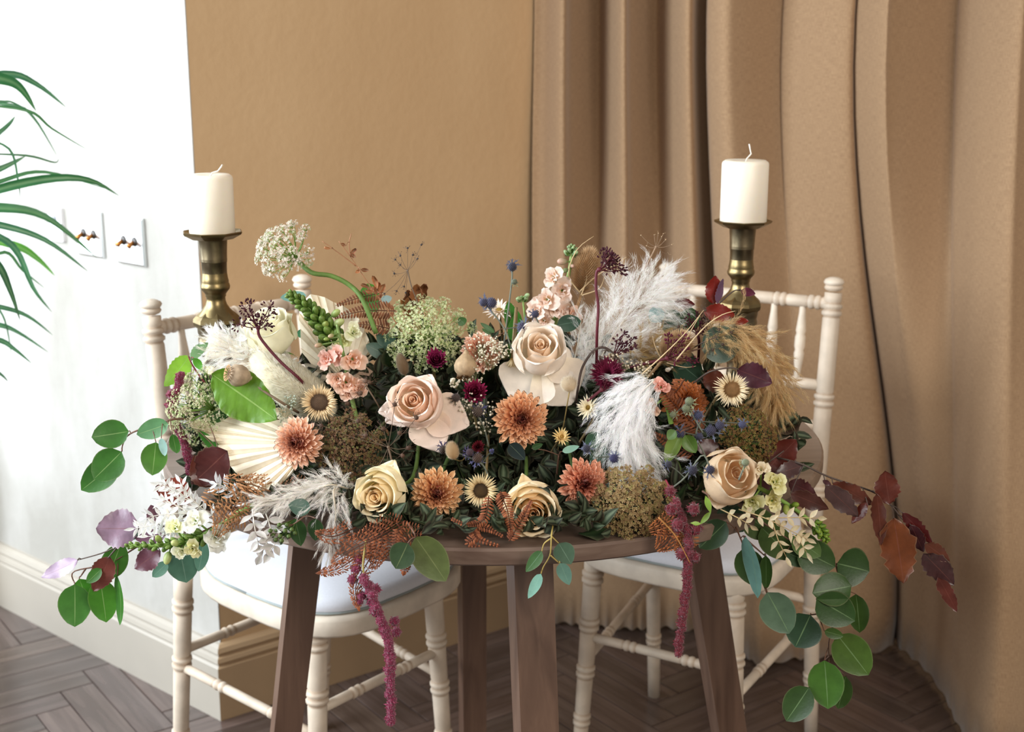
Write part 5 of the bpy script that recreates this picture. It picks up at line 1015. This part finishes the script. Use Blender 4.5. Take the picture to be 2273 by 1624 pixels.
branch('eucalyptus leaves with a blue-green one edge-on, hanging in front of the chair seat', [[(1625, 1150, .05), (1640, 1185), (1652, 1215)], [(1660, 1200), (1700, 1235)], [(1690, 1280), (1702, 1314)], [(1652, 1190), (1680, 1260), (1702, 1316)]],
       [(1650, 1216, 1680, 1300, 66, 0, 0, .1), (1655, 1190, 1682, 1328, 34, -.008, -.01, 1.0, '6f9c90'), (1700, 1232, 1700, 1308, 28, 0, 0, .2), (1703, 1314, 1752, 1406, 78, -.005, -.01, .1, '587058'), (1612, 1158, 1552, 1216, 62, .01, .01, .1, '304a2c')], 1.50, cols=('38541f', '334d22'), rib='8fae7a', group=GE, cup=.15)
branch('broad olive eucalyptus leaves under the dried cream ruscus', [[(1620, 1110, .04), (1680, 1150), (1740, 1190), (1790, 1220)]], [(1650, 1140, 1725, 1190, 72, .01, .01, .1, '4c6430'), (1690, 1170, 1760, 1240, 70, .01, .012, .1, '48612e'), (1760, 1190, 1822, 1235, 54, 0, 0, .1, '56703a'), (1745, 1225, 1800, 1250, 44, .012, .012, .1, '2f4a28'), (1600, 1120, 1650, 1180, 60, .02, .02, .1, '2f4a34')], 1.53, cols=('46703a',), rib='8fae7a', group=GE)
branch('small eucalyptus sprig with blue-green oval leaves dangling over the table front', [[(1228, 1160, .03), (1224, 1190), (1221, 1230), (1206, 1258), (1201, 1274)], [(1224, 1190), (1240, 1205)], [(1222, 1232), (1242, 1250)], [(1222, 1195), (1208, 1206), (1203, 1222)]],
       [(1240, 1205, 1268, 1252, 48, 0, 0, .1, '54705a'), (1243, 1249, 1264, 1298, 32, 0, 0, .1, '6c9484'), (1203, 1223, 1167, 1269, 28, 0, 0, .2, '3f6234'), (1201, 1273, 1172, 1328, 24, 0, 0, .2, '7fae9c')], 1.395, cols=EB, stemc='a8924e', rib='9ab8a0', group=GE, stemr=.0008, shape='egg')
branch('large olive leaf hanging over the table front edge', [[(905, 1160, .03), (918, 1180), (923, 1192)]], [(922, 1191, 990, 1290, 78, 0, -.005, .1, '5d6a3a'), (905, 1205, 878, 1262, 60, .0, .0, .2, '35492c')], 1.395, group=GE, rib='98a06a')
branch('large dark grey-green eucalyptus leaf beside the tan pampas plume', [[(1500, 790, .02), (1530, 780), (1560, 772)]], [(1556, 772, 1649, 755, 84, 0, 0, .1, '465f52')], YM(1600, 760, .02), group=GE, rib='6f8a78')
branch('round eucalyptus leaves between the big white plume and the dark plum seeds', [[(1520, 790, .02), (1505, 750), (1490, 725)]], [(1515, 740, 1475, 690, 58, .0, .0, .1, '4a6a5a'), (1525, 735, 1535, 682, 52, .004, .0, .1, '44633f'), (1465, 715, 1448, 680, 36, .0, .0, .1, 'a9c8cc'), (1500, 800, 1556, 845, 66, -.005, 0, .1, '2c4a38'), (1480, 790, 1545, 800, 50, .005, .0, .1, '3a5648'), (1236, 722, 1290, 712, 38, .0, 0, .1, '33503f')], YM(1500, 740)+.0, group=GE, rib='7a9a86')
branch('green eucalyptus leaf with pale blue one behind the nodding lace flower stem', [[(860, 760, .02), (840, 700), (820, 670)]], [(822, 672, 818, 628, 44, 0, 0, .1, '55963a'), (838, 690, 812, 655, 34, 0, 0, .1, '4a8a34'), (845, 668, 870, 660, 18, 0, 0, .1, 'a4c0c0'), (835, 745, 880, 760, 36, 0, 0, .1, '4f7464'), (865, 790, 812, 765, 34, 0, 0, .1, '3f6454'), (680, 655, 622, 660, 24, .02, .02, .3, '6f9a90'), (660, 745, 680, 735, 20, .02, .02, .1, '4a8a64')], YM(830, 690)+.01, group=GE)
branch('fresh green leaves beside the side-on paper daisy', [[(1150, 800, .02), (1142, 740), (1130, 690)]], [(1142, 735, 1128, 668, 34, 0, 0, .1, '3a7428'), (1140, 760, 1150, 690, 34, -.002, -.004, .1, '3f7c2c'), (1098, 738, 1066, 716, 12, 0, 0, .2, '3a6a2c'), (1092, 750, 1070, 728, 10, 0, 0, .2, '3a6a2c'), (1032, 720, 1018, 705, 22, 0, 0, .1, '3a6a2c'), (1150, 800, 1130, 760, 30, 0, 0, .1)], YM(1140, 730)+.01, name='leafy_sprig', cat='foliage', shape='egg', group='green leafy sprigs')
branch('bright green veined leaf under the poppy pod', [[(640, 940, .02), (612, 928)]], [(470, 830, 614, 932, 108, -.005, -.03, .15, '5f8a22')], YM(540, 880, .03), name='leafy_sprig', cat='foliage', shape='beech', vein=.9, wave=.05, rib='b4d080', nv=25, petiole=False, group='green leafy sprigs')
branch('yellow-green serrated leaf with curled tip at the pale wall end', [[(455, 850), (430, 815), (418, 790)]], [(420, 790, 364, 858, 46, 0, 0, .1, '86b838'), (424, 800, 462, 760, 24, 0, 0, .4, '7fa878'), (430, 795, 448, 822, 18, 0, 0, .2, '58a030'), (395, 1005, 382, 968, 24, .01, .01, .1, '4e9a34')], YM(420, 820)+.01, name='leafy_sprig', cat='foliage', shape='beech', serr=.06, vein=.6, nv=17, stemc='7a2c34', group='green leafy sprigs', bend=.2)
branch('green leaf edge peeping from under the fan palm', [[(500, 1030, .02), (490, 1010)]], [(440, 955, 508, 1028, 22, .01, .01, .5, '3f7a2c'), (462, 935, 520, 908, 26, .02, .02, .3, '33582a')], YM(480, 990, .005), name='leafy_sprig', cat='foliage', shape='egg', group='green leafy sprigs')
branch('light green twisted leaf among the sea holly heads', [[(1530, 950, .02), (1515, 955), (1505, 965)]], [(1510, 962, 1478, 1028, 34, 0, 0, .4, '7f9a48'), (1520, 965, 1545, 1005, 34, .005, 0, .2, '5a7a30'), (1500, 955, 1482, 975, 24, .0, 0, .2, '6a8a50')], YM(1510, 980, .045), name='leafy_sprig', cat='foliage', shape='egg', cup=.5, group='green leafy sprigs')
branch('long ribbon-like green leaf curling beside the crimson tassel', [[(1560, 1090, .02), (1575, 1100)]], [(1566, 1100, 1578, 1140, 14, -.005, -.01, .3, '8fb04a'), (1578, 1135, 1552, 1165, 12, -.01, -.01, .3, '7f9f3c'), (1556, 1162, 1532, 1160, 9, -.01, -.01, .3, '8fb04a')], YM(1560, 1130, .06), name='leafy_sprig', cat='foliage', shape='lance', petiole=False, group='green leafy sprigs')
branch('pale mint eucalyptus leaf above the chrysanthemum by the golden umbel', [[(1235, 1060, .03), (1240, 1010)]], [(1248, 1002, 1286, 990, 16, -.01, -.01, .2, '9ccab4'), (1255, 1163, 1316, 1163, 28, 0, 0, .1, '26371e'), (1330, 960, 1300, 1000, 36, .0, .0, .2, '25442a'), (1345, 990, 1310, 1030, 40, .0, 0, .2, '223c26'), (1130, 985, 1165, 1020, 34, .0, 0, .2, '1f2f30'), (1180, 995, 1205, 985, 14, 0, 0, .2, '2c4a24')], YM(1250, 1010, .01), group=GE, shape='egg')
branch('dark ivy-like leaves and green berries under the grey white plume', [[(700, 1120, .03), (670, 1150), (640, 1170)]], [(655, 1150, 668, 1212, 40, 0, -.005, .2, '2f5224'), (690, 1130, 640, 1120, 40, .005, 0, .2, '3a5f50'), (640, 1170, 620, 1210, 22, .0, 0, .3, '2c4a22'), (700, 1150, 700, 1200, 36, .0, 0, .2, '27401f')], YM(660, 1160, .03), name='ivy_sprig', cat='foliage', shape='beech', group='green leafy sprigs')
T = bpy.data.objects['ivy_sprig']
for (x, y_) in [(606, 1188), (614, 1176), (622, 1190), (633, 1178), (641, 1190), (625, 1200), (612, 1198), (648, 1175), (600, 1178), (655, 1183), (580 + 40, 1165), (637, 1165)]:
    mb = MB(); c_ = P(x, y_, YM(640, 1170, .045)+U(-.006, .006)); mb.ball(c_, .0028, hexc('5a7032'), 8, 6); mb.ball(c_+V((0, -.0024, -.0008)), .0009, hexc('2f3a1c'), 5, 4); mb.tube([c_, P(660, 1150, YM(660, 1150, .02))], .0005, hexc('5a7032'), 4, False); part(mb, 'berry', T, M_leaf)

# ---- copper beech
CB = dict(cat='branch', name='copper_beech_branch', shape='beech', mat=M_beech, stemc='4f4038', vein=.6, wave=.05, serr=.05, nv=17, group='copper beech branches', cols=('4f2a22', '5c301e', '44262a'), rib='7a4a40')
branch('copper beech branch reaching far out before the front curtain', [[(1700, 1010, .05), (1775, 1028), (1840, 1058), (1935, 1090), (1975, 1118), (2000, 1148), (2030, 1180), (2080, 1235), (2095, 1290)]],
       [(1782, 1032, 1720, 1052, 40, 0, 0, .2, '4a302e'), (1750, 1070, 1812, 1098, 40, .01, 0, .2, '4f2a2c'), (1755, 1095, 1840, 1130, 42, 0, -.005, .2, '4f2c26'), (1832, 1078, 1905, 1146, 50, -.005, -.01, .2, '523c3a'), (1848, 1072, 1938, 1120, 44, .004, 0, .2, '5c3024'), (1925, 1115, 1890, 1162, 26, 0, 0, .3, '582218'), (1975, 1119, 1964, 1044, 58, -.004, -.004, .2, '5c2a20'), (1946, 1096, 1956, 1210, 36, 0, 0, .3, '54291c'), (1984, 1150, 2006, 1295, 86, .0, -.005, .1, '6c3a20'), (2003, 1138, 2070, 1208, 32, 0, 0, .3, '4f1a1a'), (2022, 1165, 2050, 1225, 34, .004, .004, .2, '38181c'), (2054, 1206, 2108, 1246, 36, -.005, -.005, .2, '5c3224'), (2050, 1228, 2118, 1298, 56, 0, 0, .2, '432a2a'), (2082, 1280, 2124, 1358, 32, 0, 0, .3, '5a2c24'), (1826, 1066, 1845, 1076, 12)], YM(1900, 1100, .0)-.01, tear=.22, **CB)
branch('purple copper beech leaves at the pale wall end around the white ruscus', [[(470, 1110, .04), (380, 1160), (300, 1192), (235, 1224), (170, 1243)], [(360, 1170), (330, 1205)], [(262, 1212), (240, 1238)], [(470, 1060, .03), (430, 1060)]],
       [(308, 1172, 213, 1172, 88, 0, 0, .2, '8c7284'), (172, 1243, 91, 1281, 36, 0, 0, .3, 'b8a4bc'), (244, 1236, 208, 1312, 54, .01, .01, .2, '66342c'), (355, 1222, 298, 1262, 50, .0, 0, .2, '5e3440'), (368, 1188, 300, 1196, 34, .0, 0, .2, '6a4458'), (424, 1100, 345, 1080, 66, .01, .01, .1, '7c3020'), (505, 1000, 425, 1075, 82, .01, .01, .1, '4a2220'), (470, 1080, 430, 1010, 60, .02, .02, .2, '5a281e'), (345, 1160, 335, 1120, 30, .01, .01, .2, '6a4454')], YM(380, 1130)+.0, **CB)
branch('dark red beech leaves in front of the brass candlestick on the curtain side', [[(1540, 720, .02), (1580, 690), (1605, 665), (1630, 645), (1646, 645)]],
       [(1582, 674, 1588, 611, 38, 0, 0, .2, '7c1f18'), (1592, 675, 1605, 618, 16, 0, 0, .7, '6a5068'), (1645, 645, 1677, 652, 20, 0, 0, .2, '5a2438'), (1495, 672, 1543, 676, 26, .01, .01, .2, '5c2024'), (1562, 690, 1632, 700, 42, 0, 0, .1, '7a221a'), (1628, 714, 1662, 712, 18, 0, 0, .2, '7a221a')], YM(1580, 700)+.0, **CB)
branch('dark purple beech leaf on a thin twig between the tan plume and cream everlasting', [[(1540, 850, .02), (1575, 825), (1620, 816), (1640, 820)]], [(1636, 820, 1714, 850, 60, 0, 0, .1, '4a2430'), (1560, 850, 1612, 838, 56, .02, .02, .2, '5a2a1c')], YM(1620, 830, .03), tear=.1, **CB)
branch('dark red-brown beech leaves behind the half closed rose and brown umbel', [[(1660, 1060, .05), (1700, 1030), (1740, 1000)]], [(1700, 1045, 1768, 975, 70, .005, .005, .1, '5a221a'), (1680, 1060, 1740, 1080, 50, .01, .01, .2, '3f1c1c'), (1600, 1000, 1540, 985, 40, .02, .02, .2, '4a1c18')], YM(1720, 1020)+.01, **CB)

# ---- palm fronds reaching in beside the pale wall, growing from a pot further along
T = thing('potted_palm', 'arching kentia-style palm reaching in beside the pale wall', 'plant', Matrix.Translation((-1.42, 2.28, 0)))
mb = MB(); rows = [[V((r*cos(2*pi*i/32), r*sin(2*pi*i/32), z)) for i in range(32)] for r, z in ((.001, 0), (.11, 0), (.135, .12), (.15, .27), (.16, .28), (.16, .30), (.145, .30), (.14, .27), (.001, .265))]
mb.grid(rows, close=True, col=hexc('8a8a86')); part(mb, 'pot', T, M_pot, False)
fr = [[(-.98, 2.22, 1.62), .95], [(-.97, 2.25, 1.40), .9], [(-.99, 2.22, 1.22), .8], [(-.99, 2.26, 1.02), .7]]
for (e, h) in fr:
    mb = MB(); mb.tube(smooth_path([V((-1.42, 2.28, .27)), V((-1.36, 2.27, h)), V((-1.15, 2.25, lerp(h, e[2], 1.0)+.03)), V(e)], 24), [lerp(.006, .002, i/23) for i in range(24)], hexc('5a8a3a'), 6); part(mb, 'frond_stem', T, M_palm)
PL = [([(-150, 150), (-20, 170), (40, 190), (80, 246)], 30), ([(-150, 190), (10, 163), (80, 185), (147, 238)], 20), ([(-100, 220), (30, 235), (75, 262), (128, 348)], 10), ([(-80, 230), (60, 245), (115, 285), (195, 333)], 7), ([(-120, 380), (0, 292), (34, 258)], 14),
      ([(-150, 430), (-10, 380), (58, 346)], 20), ([(-150, 480), (-20, 425), (110, 396), (200, 400), (264, 434)], 24), ([(-150, 460), (0, 402), (100, 381), (240, 420)], 12), ([(-150, 470), (-10, 462), (100, 482), (215, 572)], 28), ([(-150, 480), (-10, 497), (100, 532), (195, 602)], 18),
      ([(-150, 470), (-10, 520), (40, 560), (75, 640), (115, 692)], 20), ([(-100, 520), (30, 545), (80, 572), (122, 612)], 22), ([(-100, 500), (-10, 580), (22, 642), (45, 712)], 20), ([(-140, 660), (-10, 678), (60, 700), (118, 744)], 14), ([(-140, 700), (-10, 720), (40, 738), (108, 782)], 15), ([(-140, 730), (-10, 752), (30, 773), (70, 806)], 14), ([(-100, 780), (-10, 822), (18, 846)], 10), ([(-60, 600), (10, 560), (50, 600), (100, 640)], 10), ([(-60, 300), (20, 330), (40, 400), (45, 440)], 6), ([(-60, 340), (60, 345), (120, 360), (130, 352)], 6), ([(-40, 640), (8, 705), (26, 792)], 6), ([(-90, 215), (0, 225), (30, 228), (90, 260)], 6)]
for k, (pth, wp_) in enumerate(PL):
    Y0 = [2.12, 2.2, 2.28][k % 3]; pts = smooth_path([P(x, y_, Y0+.03*i) for i, (x, y_) in enumerate(pth)], 16); k0 = MPP(0, 400, Y0); mb = MB(); rows = []; cs = []; cc = jit(hexc(random.choice(('2f6a3c', '3c7350', '2c5a38')) if k != 11 else '5aa03a'), .12)
    for i, p in enumerate(pts):
        d = (pts[min(15, i+1)]-pts[max(0, i-1)]).normalized(); s_ = d.cross((CAM-p).normalized()); s_ = (Matrix.Rotation(.5*sin(k*2.1), 3, d) @ s_).normalized(); n_ = s_.cross(d); t = i/15; w_ = wp_*k0*.48*max(.02, (1-t**2.4))*min(1, .35+t*2)
        rows.append([p-s_*w_+n_*w_*.35, p-s_*w_*.5+n_*w_*.1, p, p+s_*w_*.5+n_*w_*.1, p+s_*w_+n_*w_*.35]); cs.append([cc, cc, mixc(cc, (.4, .6, .3), .25), cc, cc])
    mb.grid(rows, cs); part(mb, 'leaflet', T, M_palm)

# small dried extras
T = thing('dried_stalk', 'dark dried stalk arching over the shaggy burgundy flower', 'dried stem', P(1283, 885, YM(1283, 880, .05)), None)
mb = MB(); y_ = YM(1320, 800, .06); mb.tube(smooth_path([P(1278, 900, y_+.03), P(1283, 860, y_), P(1293, 815, y_), P(1318, 778, y_), P(1345, 772, y_), P(1372, 795, y_), P(1380, 815, y_)], 30), [.0016]*20+[.0013]*6+[.0009]*4, hexc('4a3a32'), 7); part(mb, 'stem', T, M_dry)
mb = MB()
for (x, y) in ((1318, 782), (1345, 776), (1362, 786), (1376, 806), (1330, 790)):
    for k in range(5): q = P(x, y, y_); mb.spike(q, q+V((G(0, 1), G(-.4, .5), G(-.8, .8))).normalized()*.009, .0012, jit(hexc('6a5a4e'), .2))
part(mb, 'curled_bract', T, M_dry)
for i, (lab, pts) in enumerate((('pale straw blade crossing the lower teasel towards the brass candlestick', [(1425, 830), (1470, 790), (1520, 740), (1562, 688)]), ('fine tan grass blade over the dark eucalyptus leaf', [(1500, 800), (1560, 730), (1600, 700), (1632, 690)]), ('thin orange straw slanting over the crimson tassel', [(1462, 1148), (1500, 1190), (1532, 1250)]))):
    y_ = YM(pts[0][0], pts[0][1], .06) if i < 2 else 1.38; T = thing('grass_blade', lab, 'dried grass', P(*pts[0], y_)); mb = MB(); mb.tube(smooth_path([P(x, y, y_-.002*k) for k, (x, y) in enumerate(pts)], 14), [lerp(.0011, .0004, k/13) for k in range(14)], hexc('d2b88e' if i < 2 else 'b07a40'), 5); part(mb, 'blade', T, M_dry)
